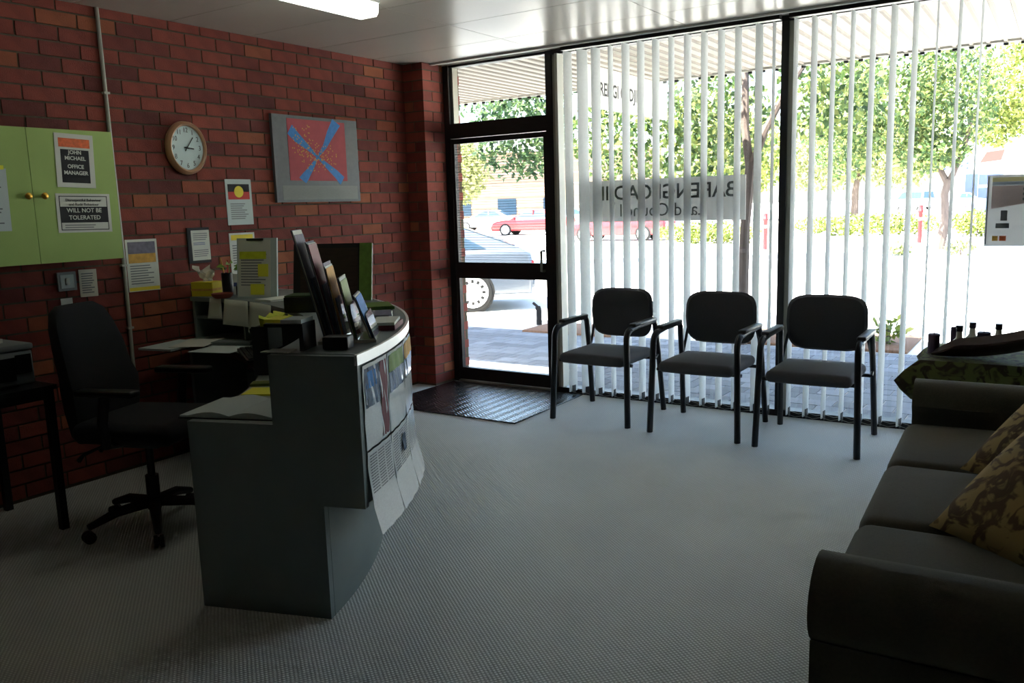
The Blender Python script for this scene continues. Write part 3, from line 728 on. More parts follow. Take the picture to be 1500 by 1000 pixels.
sj = MB().lathe([(0.02, 0.001), (0.024, 0.01), (0.024, 0.06), (0.01, 0.075), (0.01, 0.09)], n=14).build('small_bottle', 'wood_dark'); sj.location = (0.345, -2.38, 1.0); tag(sj, 'little brown bottle between pen cup and amber jar', 'bottle')

# ---- papers hanging from the counter's inner edge
for i, (a0, a1, z0, lb) in enumerate([(88.6, 85.3, 0.875, 'narrow note page hanging over the pigeonholes near the wall'), (84.2, 76.4, 0.845, 'wide printed page hanging over the pigeonholes'), (75.6, 66.5, 0.82, 'wide printed page hanging behind the yellow folders')]):
    vs = []; fs = []; n = 6
    for j in range(5):
        z = 0.999-(0.999-z0)*j/4
        for k in range(n+1):
            a = a0+(a1-a0)*k/n+(0.5-k/n)*0.25*j; vs.append(pol(rin(a)-0.004-0.0035*j-0.002*math.sin(k), a, z+0.004*k/n*j/4))
    for j in range(4):
        for k in range(n): p = j*(n+1)+k; fs.append((p, p+1, p+n+2, p+n+1))
    o = MB().add(vs, fs, True).build('hanging_page', 'paper'); tag(o, lb, 'paper', 'pages hanging from the counter edge')
    md = o.modifiers.new('thickness', 'SOLIDIFY'); md.thickness = 0.001; md.offset = 0
# ---- things on the desktop
def flat(name, label, cat, m, x, y, z, rz, sx, sy, h, group=None):
    o = MB().box(-sx/2, sx/2, -sy/2, sy/2, 0, h).build(name, m); o.location = (x, y, z+0.0008); o.rotation_euler = (0, 0, R(rz)); return tag(o, label, cat, group)
DT = 0.738
flat('manila_folder', 'white document folder at the wall end of the desktop', 'folder', 'paper_blue', 0.24, -2.80, DT, 12, 0.24, 0.33, 0.012)
flat('loose_sheet', 'loose white sheet lying on the folder', 'paper', 'paper', 0.34, -2.72, DT+0.0135, 30, 0.21, 0.297, 0.002)
flat('loose_sheet', 'white sheet on the desktop beside the keyboard', 'paper', 'paper_blue', 0.62, -2.77, DT, 15, 0.28, 0.22, 0.003)
flat('clear_folder', 'dark edged folder under the wall end papers', 'folder', 'laminate', 0.53, -2.60, DT, 24, 0.25, 0.10, 0.02)
kb = thing('keyboard', 'black computer keyboard on the curved desktop', 'keyboard', (1.00, -2.83, DT), R(-33))
MB().rbox((0, 0, 0.011), (0.45, 0.16, 0.018), 0.004, 2).build('body', 'black_plastic', kb)
_k = None
for r_ in range(5):
    for c_ in range(14):
        if _k is None: k_ = MB().box(-0.013, 0.013, -0.011, 0.011, 0, 0.007).build('key', 'printer_dark', kb); _k = k_.data
        else: k_ = link('key', _k, kb)
        k_.location = (-0.2+c_*0.0305, -0.056+r_*0.028, 0.0195)
def open_book(x, y, rz, label):
    b = thing('open_book', label, 'book', (x, y, DT), R(rz))
    for s in (-1, 1):
        vs = []; n = 6
        for k in range(n+1):
            t = k/n; vs += [(s*0.21*t, -0.15, 0.012+0.018*math.sin(math.pi*min(1, t*1.2))*(1-0.4*t)), (s*0.21*t, 0.15, 0.012+0.018*math.sin(math.pi*min(1, t*1.2))*(1-0.4*t)), (s*0.21*t, 0.15, 0.004), (s*0.21*t, -0.15, 0.004)]
        fs = [(4*k+i, 4*k+(i+1) % 4, 4*k+4+(i+1) % 4, 4*k+4+i) for k in range(n) for i in range(4)]+[(0, 1, 2, 3), (4*n+3, 4*n+2, 4*n+1, 4*n)]
        MB().add(vs, fs, True).build('pages', 'paper_blue', b)
    MB().box(-0.215, 0.215, -0.155, 0.155, 0.0005, 0.004).build('cover', 'ink', b)
open_book(1.985, -3.70, 20, 'open diary with dark cover on the desktop by the end panel')
flat('yellow_pad', 'yellow paper pad on the desktop near the open diary', 'note pad', 'postit', 1.80, -3.44, DT, 30, 0.2, 0.14, 0.008)
flat('green_folder', 'bright green folder on the desktop near the yellow pad', 'folder', 'leaf_lime', 1.70, -3.30, DT, 38, 0.24, 0.07, 0.012)
flat('orange_book', 'orange book on the desktop beyond the green folder', 'book', 'print_orange', 1.63, -3.13, DT, 40, 0.2, 0.08, 0.03)

# ================================================================ GREEN WALL CABINET AND ITS NOTICES
FX = 0.32
cb = thing('wall_cabinet', 'lime green two door wall cabinet mounted on the brick wall', 'cabinet', (0.01, -3.57, 1.285))
y0, y1, z1 = -0.45, 0.45, 0.672
MB().box(0, FX-0.03, y0, y1, 0, z1).build('body', 'cabinet_green', cb)
dl = MB().box(FX-0.029, FX-0.011, y0, -0.0015, 0, z1).build('door', 'cabinet_green', cb); dr = MB().box(FX-0.029, FX-0.011, 0.0015, y1, 0, z1).build('door', 'cabinet_green', cb)
for dd, yy in ((dl, -0.035), (dr, 0.045)):
    MB().lathe([(0.006, 0), (0.006, 0.012), (0.016, 0.02), (0.017, 0.028), (0.008, 0.034), (0, 0.035)], n=14, mtx=T(FX-0.011, yy, 0.337) @ Matrix.Rotation(R(90), 4, 'Y')).build('knob', 'brass', dd)
def wall_sheet(name, label, cat, x, yc, zc, w_, h_, m='paper', rot=0.0, t=0.0015, group=None):
    mt_ = T(x, yc, zc) @ WALLX @ Matrix.Rotation(R(rot), 4, 'Z')
    o = MB().box(-w_/2, w_/2, -h_/2, h_/2, 0, t, mt_).build(name, m); tag(o, label, cat, group)
    return o, mt_ @ T(0, 0, t)
CX = FX+0.0005
p, m = wall_sheet('door_notice', 'white notice with black panel reading office manager on green cabinet', 'notice', CX, -3.336, 1.80, 0.205, 0.272, rot=-2)
card(p, 'picture', 'print_orange', m, 0.165, 0.045, 0, 0.09); card(p, 'black_panel', 'ink', m, 0.15, 0.168, 0.0, -0.028)
for s, yy in (('JOHN', 0.042), ('MICHAEL', 0.012), ('OFFICE', -0.030), ('MANAGER', -0.062)): text_mesh(s, 0.027, 'paper', m @ T(0, yy, 0.001), parent=p, bold=0.0006)
p, m = wall_sheet('door_notice', 'white framed notice with will not be tolerated lettering on green cabinet', 'notice', CX, -3.316, 1.533, 0.292, 0.2, rot=-1)
bord = MB()
for a in ((-0.13, 0.13, 0.084, 0.088), (-0.13, 0.13, -0.088, -0.084), (-0.13, -0.126, -0.088, 0.088), (0.126, 0.13, -0.088, 0.088)): bord.box(a[0], a[1], a[2], a[3], 0, 0.0006, m)
bord.build('border', 'ink', p); card(p, 'black_panel', 'ink', m, 0.252, 0.082, 0, -0.008)
for s, yy, sz, mm in (('Disrespectful Behaviour', 0.066, 0.020, 'ink'), ('and Rude Behaviour', 0.044, 0.020, 'ink'), ('WILL NOT BE', 0.013, 0.031, 'paper'), ('TOLERATED', -0.024, 0.031, 'paper')): text_mesh(s, sz, mm, m @ T(0, yy, 0.001), parent=p, bold=0.0004 if mm == 'paper' else 0)
text_lines(p, m, 0.22, 0.024, 0, -0.068, 2, 'ink_grey')
p, m = wall_sheet('door_notice', 'white printed page with yellow tab on left cabinet door', 'notice', CX, -3.785, 1.606, 0.19, 0.30, 'paper_blue', rot=-1)
text_lines(p, m, 0.15, 0.24, 0, 0, 14); card(p, 'yellow_tab', 'postit', m, 0.05, 0.02, 0.06, 0.155)

# ================================================================ THINGS ON THE BRICK WALL
WX = 0.003
p, m = wall_sheet('wall_calendar', 'calendar sheet with slate and gold picture beside the conduit', 'calendar', WX, -2.803, 1.218, 0.208, 0.31, 'paper', rot=-0.5)
card(p, 'picture', 'print_slate', m, 0.18, 0.07, 0, 0.105); card(p, 'picture', 'print_gold', m, 0.18, 0.055, 0, 0.042); card(p, 'gold_band', 'print_yellow', m, 0.2, 0.02, 0, -0.14); text_lines(p, m, 0.17, 0.12, 0, -0.055, 8)
p, m = wall_sheet('flag_poster', 'white poster with black red and yellow flag on brick wall', 'poster', WX, -2.052, 1.583, 0.212, 0.30, 'paper_blue')
card(p, 'black_half', 'ink', m, 0.175, 0.05, 0, 0.093); card(p, 'red_half', 'print_red', m, 0.175, 0.05, 0, 0.043)
MB().lathe([(0.0, 0.0008), (0.038, 0.0008), (0.038, 0.0014), (0, 0.0015)], n=24, mtx=m @ T(0, 0.068, 0)).build('yellow_disc', 'print_yellow', p)
text_lines(p, m, 0.15, 0.11, 0, -0.06, 8)
p, m = wall_sheet('framed_certificate', 'small certificate page on black backing above the tissue box', 'certificate', WX, -2.40, 1.315, 0.165, 0.225, 'ink', t=0.008)
card(p, 'page', 'paper', m, 0.135, 0.19, 0.012, 0.0, t=0.001); text_lines(p, m, 0.11, 0.05, 0.012, 0.055, 4, z=0.0012); text_lines(p, m, 0.11, 0.02, 0.012, 0.01, 2, 'ink_blue', z=0.0012); text_lines(p, m, 0.11, 0.05, 0.012, -0.05, 4, z=0.0012)
p, m = wall_sheet('wall_notice', 'white page with yellow heading pinned behind the notice stand', 'notice', WX, -2.055, 1.235, 0.21, 0.29, 'paper')
card(p, 'heading', 'print_yellow', m, 0.18, 0.035, 0, 0.115); text_lines(p, m, 0.17, 0.18, 0, -0.02, 11)
p, m = wall_sheet('small_note', 'cream handwritten note taped to brick under the cabinet', 'note', WX, -3.153, 1.143, 0.105, 0.155, 'tissue', rot=-1); text_lines(p, m, 0.08, 0.12, 0, 0, 9)
p, m = wall_sheet('small_label', 'small white label on the brick under the switch plate', 'label', WX, -3.289, 1.049, 0.066, 0.042, 'paper')
sp = thing('switch_plate', 'grey electrical switch plate on brick under the cabinet', 'switch', (WX, -3.279, 1.163))
MB().box(0, 0.012, -0.052, 0.052, -0.052, 0.052).build('plate', 'printer_grey', sp); MB().box(0.012, 0.015, -0.037, 0.037, -0.037, 0.037).build('cover', 'paper_blue', sp); MB().box(0.015, 0.02, -0.01, 0.01, -0.018, 0.018).build('rocker', 'paper', sp)
o = MB().tube([(0.014, -2.938, 0.55), (0.014, -2.93, 1.3), (0.014, -2.935, 2.0), (0.014, -2.938, H-0.01)], 0.011, 8).build('conduit_pipe', 'conduit'); tag(o, 'grey electrical conduit running up the brick wall', 'pipe')
for z in (0.85, 1.22, 2.2): MB().box(0.001, 0.027, -2.952, -2.916, z, z+0.012).build('saddle_clip', 'conduit', o)
# oval-looking round clock
ck = thing('wall_clock', 'oval wall clock with tan rim on the brick wall', 'clock', (0.002, -2.443, 1.919)); ck.scale = (1, 0.87, 1)
RY = Matrix.Rotation(R(90), 4, 'Y')
MB().lathe([(0.158, 0.0), (0.165, 0.015), (0.160, 0.04), (0.146, 0.052), (0.136, 0.046), (0.133, 0.03)], n=48, mtx=RY, cap=False).build('rim', 'clock_rim', ck)
MB().lathe([(0.0, 0.026), (0.135, 0.026), (0.135, 0.028), (0.0, 0.028)], n=40, mtx=RY).build('face', 'clock_face', ck)
for i in range(12):
    a = i*math.pi/6
    text_mesh(str(i if i else 12), 0.042, 'ink', T(0.0285, 0.108*math.sin(a), 0.108*math.cos(a)) @ WALLX, name='numeral', parent=ck)
def hand(a, l, w_, x): 
    return MB().box(-w_, w_, -0.025, l, 0, 0.0015, T(x, 0, 0) @ WALLX @ Matrix.Rotation(-a, 4, 'Z')).build('hand', 'ink', ck)
hand(R(40), 0.085, 0.003, 0.031); hand(R(95), 0.055, 0.004, 0.033)
MB().lathe([(0.0, 0.044), (0.08, 0.0425), (0.136, 0.04)], n=40, mtx=RY, cap=False).build('glass', 'glass', ck)
# framed artwork: grey board with a red square crossed by blue bands
ar = thing('framed_artwork', 'grey mounted artwork with red square crossed by blue bands', 'artwork', (0.004, -1.328, 1.878))
B = T(0, 0, 0) @ WALLX
MB().box(-0.418, 0.418, -0.302, 0.302, 0, 0.024, B).build('board', 'art_board', ar)
B2 = B @ T(0, 0, 0.0242)
MB().box(-0.285, 0.285, -0.150, 0.280, 0, 0.002, B2).build('print', 'print_rose', ar)
B3 = B2 @ T(0, 0, 0.0022)
def band(pts_w):
    vs = []; fs = []
    for (x, y, w_, nx, ny) in pts_w: vs += [B3 @ Vector((x+nx*w_, y+ny*w_, 0.0)), B3 @ Vector((x-nx*w_, y-ny*w_, 0.0))]
    for i in range(len(pts_w)-1): fs.append((2*i, 2*i+1, 2*i+3, 2*i+2))
    o = MB().add(vs, fs).build('blue_band', 'print_blue', ar); md = o.modifiers.new('t', 'SOLIDIFY'); md.thickness = 0.0012
cxp, cyp = -0.01, 0.02
band([(-0.262, 0.205, 0.04, 0.6, 0.8), (-0.2, 0.15, 0.036, 0.6, 0.8), (-0.1, 0.085, 0.02, 0.6, 0.8), (cxp, cyp, 0.008, 0.6, 0.8), (0.08, -0.04, 0.02, 0.6, 0.8), (0.17, -0.1, 0.03, 0.6, 0.8), (0.23, -0.149, 0.036, 0.6, 0.8)])
band([(0.2, 0.279, 0.045, 0.85, -0.5), (0.13, 0.19, 0.035, 0.85, -0.5), (0.07, 0.10, 0.02, 0.85, -0.5), (cxp, cyp, 0.008, 0.85, -0.5), (-0.07, -0.05, 0.02, 0.85, -0.5), (-0.14, -0.12, 0.035, 0.85, -0.5), (-0.17, -0.149, 0.038, 0.85, -0.5)])
rs = random.Random(3); mbd = MB()
for i in range(170):
    a = rs.uniform(0, 6.28); rr = rs.uniform(0.03, 0.22)
    x, y = cxp+rr*math.cos(a)*1.0, cyp+rr*math.sin(a)*0.5
    if i % 3 == 0: x, y = -0.25+0.2*rs.random(), 0.24-0.22*rs.random()
    c = Vector((x, y, 0)); s_ = 0.0055
    mbd.add([B3 @ (c+Vector((s_, 0, 0.0016))), B3 @ (c+Vector((0, s_, 0.0016))), B3 @ (c+Vector((-s_, 0, 0.0016))), B3 @ (c+Vector((0, -s_, 0.0016)))], [(0, 1, 2, 3)])
tag(mbd.build('paint_dots', 'print_gold', ar), kind='stuff')
MB().box(-0.36, 0.39, -0.285, -0.185, 0, 0.001, B2).build('caption_panel', 'art_panel', ar)

# ================================================================ OFFICE CHAIR
oc = thing('office_chair', 'black high backed swivel office chair with armrests at the desk', 'chair', (0.97, -3.50, 0), R(20))
for i in range(5):
    a = R(20+72*i); d = Vector((math.cos(a), math.sin(a), 0))
    lg = MB().tube([d*0.03+Vector((0, 0, 0.125)), d*0.18+Vector((0, 0, 0.115)), d*0.31+Vector((0, 0, 0.075))], [0.028, 0.024, 0.016], 8).build('base_leg', 'black_plastic', oc)
    pd = Vector((-d.y, d.x, 0))
    m = Matrix.Translation(d*0.31+Vector((0, 0, 0.0295))) @ pd.to_track_quat('Z', 'Y').to_matrix().to_4x4()
    MB().lathe([(0.028, -0.022), (0.029, -0.006), (0.02, -0.004), (0.02, 0.004), (0.029, 0.006), (0.028, 0.022)], n=14, mtx=m).build('castor', 'black_plastic', lg)
MB().lathe([(0.032, 0.09), (0.032, 0.26), (0.018, 0.26), (0.018, 0.44)], n=14).build('gas_lift', 'black_metal', oc)
MB().rbox((-0.02, 0, 0.445), (0.28, 0.2, 0.05), 0.01, 2).build('mechanism', 'black_plastic', oc)
for i, (yy, l) in enumerate(((-0.14, 0.1), (0.0, 0.14), (0.14, 0.1))):
    MB().tube([(-0.14, yy, 0.44), (-0.2-l*0.3, yy*1.2, 0.40), (-0.22-l*0.4, yy*1.2, 0.37)], [0.006, 0.008, 0.012], 6).build('lever', 'black_plastic', oc)
MB().rbox((0.03, 0, 0.52), (0.52, 0.50, 0.10), 0.045, 4, None, 0.012).build('seat', 'office_fabric', oc)
# backrest, loft of rounded sections leaning back
vs = []; fs = []; N = 20
secs = [(0.46, 0.19, 0.035, -0.235), (0.50, 0.215, 0.05, -0.245), (0.62, 0.235, 0.062, -0.250), (0.72, 0.238, 0.068, -0.255), (0.78, 0.225, 0.056, -0.270), (0.90, 0.215, 0.056, -0.295), (1.00, 0.195, 0.05, -0.32), (1.07, 0.165, 0.04, -0.335), (1.10, 0.12, 0.02, -0.34)]
for z, hw, ht, x in secs:
    for k in range(N):
        a = 2*math.pi*k/N; ca, sa = math.cos(a), math.sin(a)
        px = ht*math.copysign(abs(ca)**0.6, ca); py = hw*math.copysign(abs(sa)**0.6, sa)
        vs.append((x+px+0.5*py*py, py, z))
for i in range(len(secs)-1):
    for k in range(N): fs.append((i*N+k, i*N+(k+1) % N, (i+1)*N+(k+1) % N, (i+1)*N+k))
fs += [tuple(range(N))[::-1], tuple((len(secs)-1)*N+k for k in range(N))]
MB().add(vs, fs, True).build('backrest', 'office_fabric', oc)
MB().tube([(-0.08, 0, 0.46), (-0.22, 0, 0.44), (-0.315, 0, 0.50), (-0.32, 0, 0.68)], 0.02, 8, 1.8).build('back_bracket', 'black_plastic', oc)
for s in (-1, 1):
    MB().tube([(0.0, s*0.2, 0.47), (0.0, s*0.285, 0.48), (0.0, s*0.295, 0.60), (0.02, s*0.29, 0.715)], 0.017, 8, 1.6).build('arm_post', 'black_plastic', oc)
    MB().rbox((0.03, s*0.285, 0.73), (0.30, 0.075, 0.032), 0.013, 3).build('armrest', 'black_plastic', oc)

# ================================================================ SIDE TABLE WITH PRINTER
tb = thing('printer_table', 'black square legged table under the printer by the brick wall', 'table', (0.34, -4.22, 0))
MB().box(-0.315, 0.275, -0.5, 0.5, 0.70, 0.722).build('table_top', 'black_plastic', tb)
MB().box(-0.29, 0.255, -0.475, 0.475, 0.655, 0.70).build('apron', 'black_metal', tb)
for sx in (-0.30, 0.235):
    for sy in (-0.485, 0.45): MB().box(sx, sx+0.035, sy, sy+0.035, 0.0, 0.70).build('leg', 'black_metal', tb)
pr = thing('desktop_printer', 'grey desktop printer with dark front on the black table', 'printer', (0.30, -3.97, 0.722))
MB().rbox((0, 0, 0.085), (0.38, 0.44, 0.165), 0.012, 2).build('body', 'printer_grey', pr)
MB().rbox((0, 0, 0.185), (0.39, 0.45, 0.03), 0.01, 2).build('scanner_lid', 'printer_grey', pr)
MB().box(0.188, 0.195, -0.19, 0.13, 0.03, 0.14).build('front_recess', 'printer_dark', pr)
MB().box(0.188, 0.197, 0.135, 0.205, 0.06, 0.15).build('control_panel', 'printer_dark', pr)
MB().box(0.10, 0.23, -0.12, 0.12, 0.006, 0.014).build('paper_tray', 'printer_dark', pr)
flat('paper_pile', 'pile of pale papers on top of the printer', 'paper', 'paper', 0.27, -4.0, 0.922, 8, 0.25, 0.32, 0.02)

# ================================================================ SOFA
sf = thing('sofa', 'three seat olive brown fabric sofa with rolled arms along the wall', 'sofa', (4.15, -2.72, 0), R(2.3))
# local: x towards the back, y along the length (far arm at +y)
def arm_prof(out):   # (y outward, z) profile: rolled top overhanging outside
    pr_ = [(0.0, 0.04), (0.0, 0.50)]
    for i in range(15):
        a = math.pi*(1.0 - i/14*1.32); pr_.append((0.088+0.118*math.cos(a), 0.545+0.105*math.sin(a)))
    pr_ += [(0.165, 0.46), (0.165, 0.04)]
    return [(y*out, z) for y, z in pr_]
AX = Matrix(((0, 0, 1, 0), (1, 0, 0, 0), (0, 1, 0, 0), (0, 0, 0, 1)))   # local x->y, y->z, extrude->x
a1_ = MB().prism(arm_prof(1), 0.82, T(-0.01, 1.04, 0) @ AX, True).build('arm', 'sofa', sf)
a2_ = MB().prism(arm_prof(-1), 0.82, T(-0.01, -1.02, 0) @ AX, True).build('arm', 'sofa', sf)
MB().rbox((0.42, 0, 0.17), (0.80, 2.05, 0.25), 0.02, 2).build('base', 'sofa', sf)
MB().rbox((0.90, 0, 0.46), (0.16, 2.06, 0.80), 0.06, 3).build('back', 'sofa', sf)
for i in range(3):
    MB().rbox((0.375, -0.684+i*0.684, 0.385), (0.82, 0.678, 0.17), 0.05, 4, None, 0.02).build('seat_cushion', 'sofa', sf)
    MB().rbox((0, 0, 0), (0.13, 0.675, 0.40), 0.05, 4, T(0.775, -0.684+i*0.684, 0.66) @ Matrix.Rotation(R(10), 4, 'Y')).build('back_cushion', 'sofa', sf)
for sy in (-1, 1):
    for x in (0.06, 0.84): MB().box(x-0.025, x+0.025, sy*1.0-0.025, sy*1.0+0.025, 0, 0.05).build('foot', 'wood_dark', sf)
def pillow(label, loc, rot, s=0.24, th=0.085):
    vs = []; fs = []; n = 14
    for sg in (1, -1):
        for j in range(n+1):
            for i in range(n+1):
                u, v = 2*i/n-1, 2*j/n-1; k = (max(0, 1-u*u)*max(0, 1-v*v))**0.42
                pin = 1-0.07*(1-abs(u))*abs(v)-0.07*(1-abs(v))*abs(u)
                vs.append((u*s*(1-0.06*(1-v*v))*1, v*s*(1-0.06*(1-u*u)), sg*th*k))
    N = (n+1)**2
    for j in range(n):
        for i in range(n):
            p = j*(n+1)+i; fs += [(p, p+1, p+n+2, p+n+1), (N+p, N+p+n+1, N+p+n+2, N+p+1)]
    m_ = MB().add(vs, fs, True); o = m_.build('throw_cushion', 'damask')
    bm = bmesh.new(); bm.from_mesh(o.data); bmesh.ops.remove_doubles(bm, verts=bm.verts, dist=0.0005); bm.to_mesh(o.data); bm.free()
    u = Vector(rot[0]).normalized(); v = Vector(rot[1]); v = (v-u*v.dot(u)).normalized(); nn = u.cross(v)
    o.matrix_world = Matrix(((u.x, v.x, nn.x, loc[0]), (u.y, v.y, nn.y, loc[1]), (u.z, v.z, nn.z, loc[2]), (0, 0, 0, 1)))
    tag(o, label, 'cushion', 'gold cushions on the sofa'); return o
_uv = ((0.70, -0.70, 0.0), (0.60, 0.45, 0.62))
pillow('gold damask cushion leaning in front of a second gold cushion', (4.64, -3.06, 0.625), _uv, 0.245)
pillow('gold damask cushion tucked behind the other gold cushion', (4.665, -2.47, 0.645), _uv, 0.24)

# ================================================================ CORNER TABLE BY THE WINDOW
ct = thing('corner_table', 'low table under a floral cloth between sofa and window', 'table', (4.43, -0.65, 0))
MB().box(-0.40, 0.40, -0.29, 0.29, 0.595, 0.62).build('table_top', 'wood_dark', ct)
for sx in (-0.37, 0.335):
    for sy in (-0.27, 0.235): MB().box(sx, sx+0.035, sy, sy+0.035, 0, 0.595).build('leg', 'wood_dark', ct)
# tablecloth: flat on top, hanging sides, corners flaring out and falling back in
vs = []; fs = []; n = 64; rings = [(0.0, 0.0, 0.0), (1.0, 0.0, 0.0), (1.0, 0.012, -0.012), (1.0, 0.045, -0.05), (1.0, 0.075, -0.10), (1.0, 0.055, -0.15), (1.0, 0.02, -0.21)]
for (s_, out, dz) in rings:
    for k in range(n):
        a = 2*math.pi*k/n; ca, sa = math.cos(a), math.sin(a); q = 1/max(abs(ca), abs(sa))
        cx_, cy_ = ca*q*0.404*s_, sa*q*0.294*s_
        corner = max(0, (q-1.15)/0.25)**1.5
        o_ = out*(0.25+1.5*corner+0.12*math.sin(k*2.1)); vs.append((cx_+ca*o_, cy_+sa*o_, 0.6225+dz))
for i in range(len(rings)-1):
    for k in range(n): fs.append((i*n+k, i*n+(k+1) % n, (i+1)*n+(k+1) % n, (i+1)*n+k))
tcl = MB().add(vs, fs, True).build('tablecloth', 'cloth_floral'); tcl.location = (4.43, -0.65, 0); md = tcl.modifiers.new('t', 'SOLIDIFY'); md.thickness = 0.002; md.offset = 1
tag(tcl, 'olive brown floral cloth draped over the corner table', 'tablecloth')
ZT = 0.6255
def bottle(x, y, label, h=1.0):
    b = thing('oil_bottle', label, 'bottle', (x, y, ZT), 0, 'pale bottles on the corner table')
    MB().lathe([(0.036*h, 0.001), (0.042*h, 0.012), (0.042*h, 0.03), (0.034*h, 0.055), (0.017*h, 0.078), (0.014*h, 0.115)], n=18).build('body', 'glass_bottle', b)
    MB().lathe([(0.0165*h, 0.113), (0.0175*h, 0.118), (0.0175*h, 0.146), (0.0, 0.147)], n=16).build('cap', 'cap_black', b)
    return b
def candle(x, y, label, r=0.031, h=0.105):
    c = thing('candle', label, 'candle', (x, y, ZT), 0, 'dark candles on the corner table')
    MB().lathe([(r, 0.001), (r, h-0.004), (r-0.004, h), (r-0.01, h-0.003), (0, h-0.006)], n=20).build('wax', 'candle', c)
    MB().tube([(0, 0, h-0.007), (0.001, 0, h+0.008)], 0.0015, 5).build('wick', 'ink', c)
candle(4.066, -0.71, 'dark plum pillar candle standing alone at the table corner', 0.030, 0.108)
candle(4.150, -0.49, 'dark plum pillar candle half hidden behind a pale bottle', 0.024, 0.12)
candle(4.295, -0.53, 'wide dark plum candle between two pale bottles', 0.034, 0.105)
bottle(4.180, -0.60, 'pale bottle with black cap in front of the hidden candle')
bottle(4.232, -0.45, 'pale bottle with black cap behind the wooden dish', 1.05)
bottle(4.362, -0.46, 'pale bottle with black cap beside the wide candle', 1.05)
# long carved wooden dish rising to one end
vs = []; fs = []; n = 24; m_ = 10
for sgn in (0, 1):
    for i in range(n+1):
        t = -1+2*i/n; hw = 0.14*math.sqrt(max(0.0, 1-t*t))**0.9
        for j in range(m_+1):
            v = -1+2*j/m_
            vs.append((t*0.36, v*hw, 0.075*(v*v)*min(1, (1-t*t)*1.6)+0.055*t*t+sgn*0.009))
N = (n+1)*(m_+1)
for i in range(n):
    for j in range(m_):
        p = i*(m_+1)+j; fs += [(p, p+1, p+m_+2, p+m_+1), (N+p, N+p+m_+1, N+p+m_+2, N+p+1)]
for i in range(n): 
    p = i*(m_+1); fs += [(p, p+m_+1, N+p+m_+1, N+p), (p+m_, N+p+m_, N+p+2*m_+1, p+2*m_+1)]
dish = MB().add(vs, fs, True).build('wooden_dish', 'wood_dish'); dish.location = (4.43, -0.78, ZT+0.036); dish.rotation_euler = (0, R(-13), R(6)); tag(dish, 'long dark carved wooden dish lying on the corner table', 'dish')

# ================================================================ SIGNS ON THE GLASS
sg = thing('window_sign', 'grey white name board on the window reading backwards from inside', 'sign', (2.14, 0.022, 1.515))
MB().box(-0.625, 0.625, -0.004, 0.004, -0.155, 0.155).build('board', 'sign_board', sg)
text_mesh('BARENGI GADJIN', 0.150, 'letter_grey', T(-0.005, -0.0042, 0.055) @ WALLY, parent=sg, bold=0.002, ext=0.0008, sx=0.97, mirror=True)
text_mesh('Land Council', 0.135, 'letter_grey', T(0.0, -0.0042, -0.075) @ WALLY, parent=sg, ext=0.0008, sx=0.95, mirror=True)
ps = thing('window_poster', 'pale poster board fixed to the window above the corner table', 'poster', (4.527, 0.022, 1.388))
MB().box(-0.297, 0.297, -0.004, 0.004, -0.21, 0.21).build('board', 'sign_board', ps)
m = T(-0.0, -0.0042, 0) @ WALLY
MB().box(-0.27, 0.27, 0.17, 0.195, 0, 0.001, m).build('yellow_band', 'poster_gold', ps)
MB().box(-0.27, 0.27, 0.15, 0.168, 0, 0.001, m).build('blue_band', 'poster_slate', ps)
MB().add([m @ Vector(v) for v in ((-0.27, 0.145, 0.0004), (0.27, 0.145, 0.0004), (0.27, 0.10, 0.0004), (-0.27, 0.01, 0.0004))], [(0, 1, 2, 3)]).build('rose_sweep', 'poster_rose', ps)
for i, (x, y, w_, h_, mm) in enumerate([(-0.20, -0.03, 0.035, 0.06, 'poster_grey'), (-0.205, -0.09, 0.07, 0.03, 'poster_grey'), (-0.24, -0.165, 0.03, 0.03, 'print_gold'), (-0.20, -0.165, 0.035, 0.03, 'print_orange'), (0.02, -0.05, 0.05, 0.08, 'poster_grey'), (0.15, -0.05, 0.05, 0.08, 'poster_grey')]):
    card(ps, 'picture', mm, m, w_, h_, x, y, 0.0008)
for i in range(3): text_lines(ps, m, 0.22, 0.016, 0.0, 0.125-0.03*i, 1, 'poster_grey', fill=0.9)
MB().box(-0.292, -0.286, -0.2, 0.2, 0, 0.002, m).build('edge_strip', 'letter_grey', ps)

# ================================================================ OUTSIDE: awning, hanging sign, footpath
GZ = -0.125
aw = thing('awning', 'white ribbed metal awning over the footpath', 'awning', (1.5, 1.6, 2.8))
MB().box(-7.0, 6.0, -1.5, 1.45, 0.02, 0.04).build('sheet', 'awning_sheet', aw)
MB().box(-7.0, 6.0, 1.45, 1.52, -0.0, 0.22).build('fascia', 'awning_sheet', aw)
_rb = None
for i in range(96):
    x = -6.95+i*0.1345
    if _rb is None:
        o = MB().prism([(-0.02, 0.02), (0.02, 0.02), (0.012, 0.006), (-0.012, 0.006)], 2.95, Matrix(((1, 0, 0, 0), (0, 0, 1, -1.5), (0, 1, 0, 0), (0, 0, 0, 1)))).build('rib', 'awning_rib', aw); _rb = o.data
        cpd = MB().box(-0.02, 0.02, 1.452, 1.475, -0.022, 0.002).build('rib_end', 'tyre', aw); _rc = cpd.data
    else: o = link('rib', _rb, aw); cpd = link('rib_end', _rc, aw)
    o.location = (x, 0, 0); cpd.location = (x, 0.03, 0)
hs = thing('hanging_sign', 'white under awning sign board with black capital lettering', 'sign', (1.0, 1.85, 2.36))
MB().box(-0.02, 0.02, -0.92, 0.95, 0.0, 0.36).build('board', 'sign_white', hs)
for y in (-0.7, 0.75): MB().tube([(0, y, 0.36), (0, y, 0.444)], 0.008, 6).build('hanger', 'aluminium_dark', hs)
text_mesh('BARENGI GADJIN', 0.165, 'letter_black', T(0.0205, -0.78, 0.165) @ WALLX, parent=hs, bold=0.003, align='LEFT', sx=0.83)

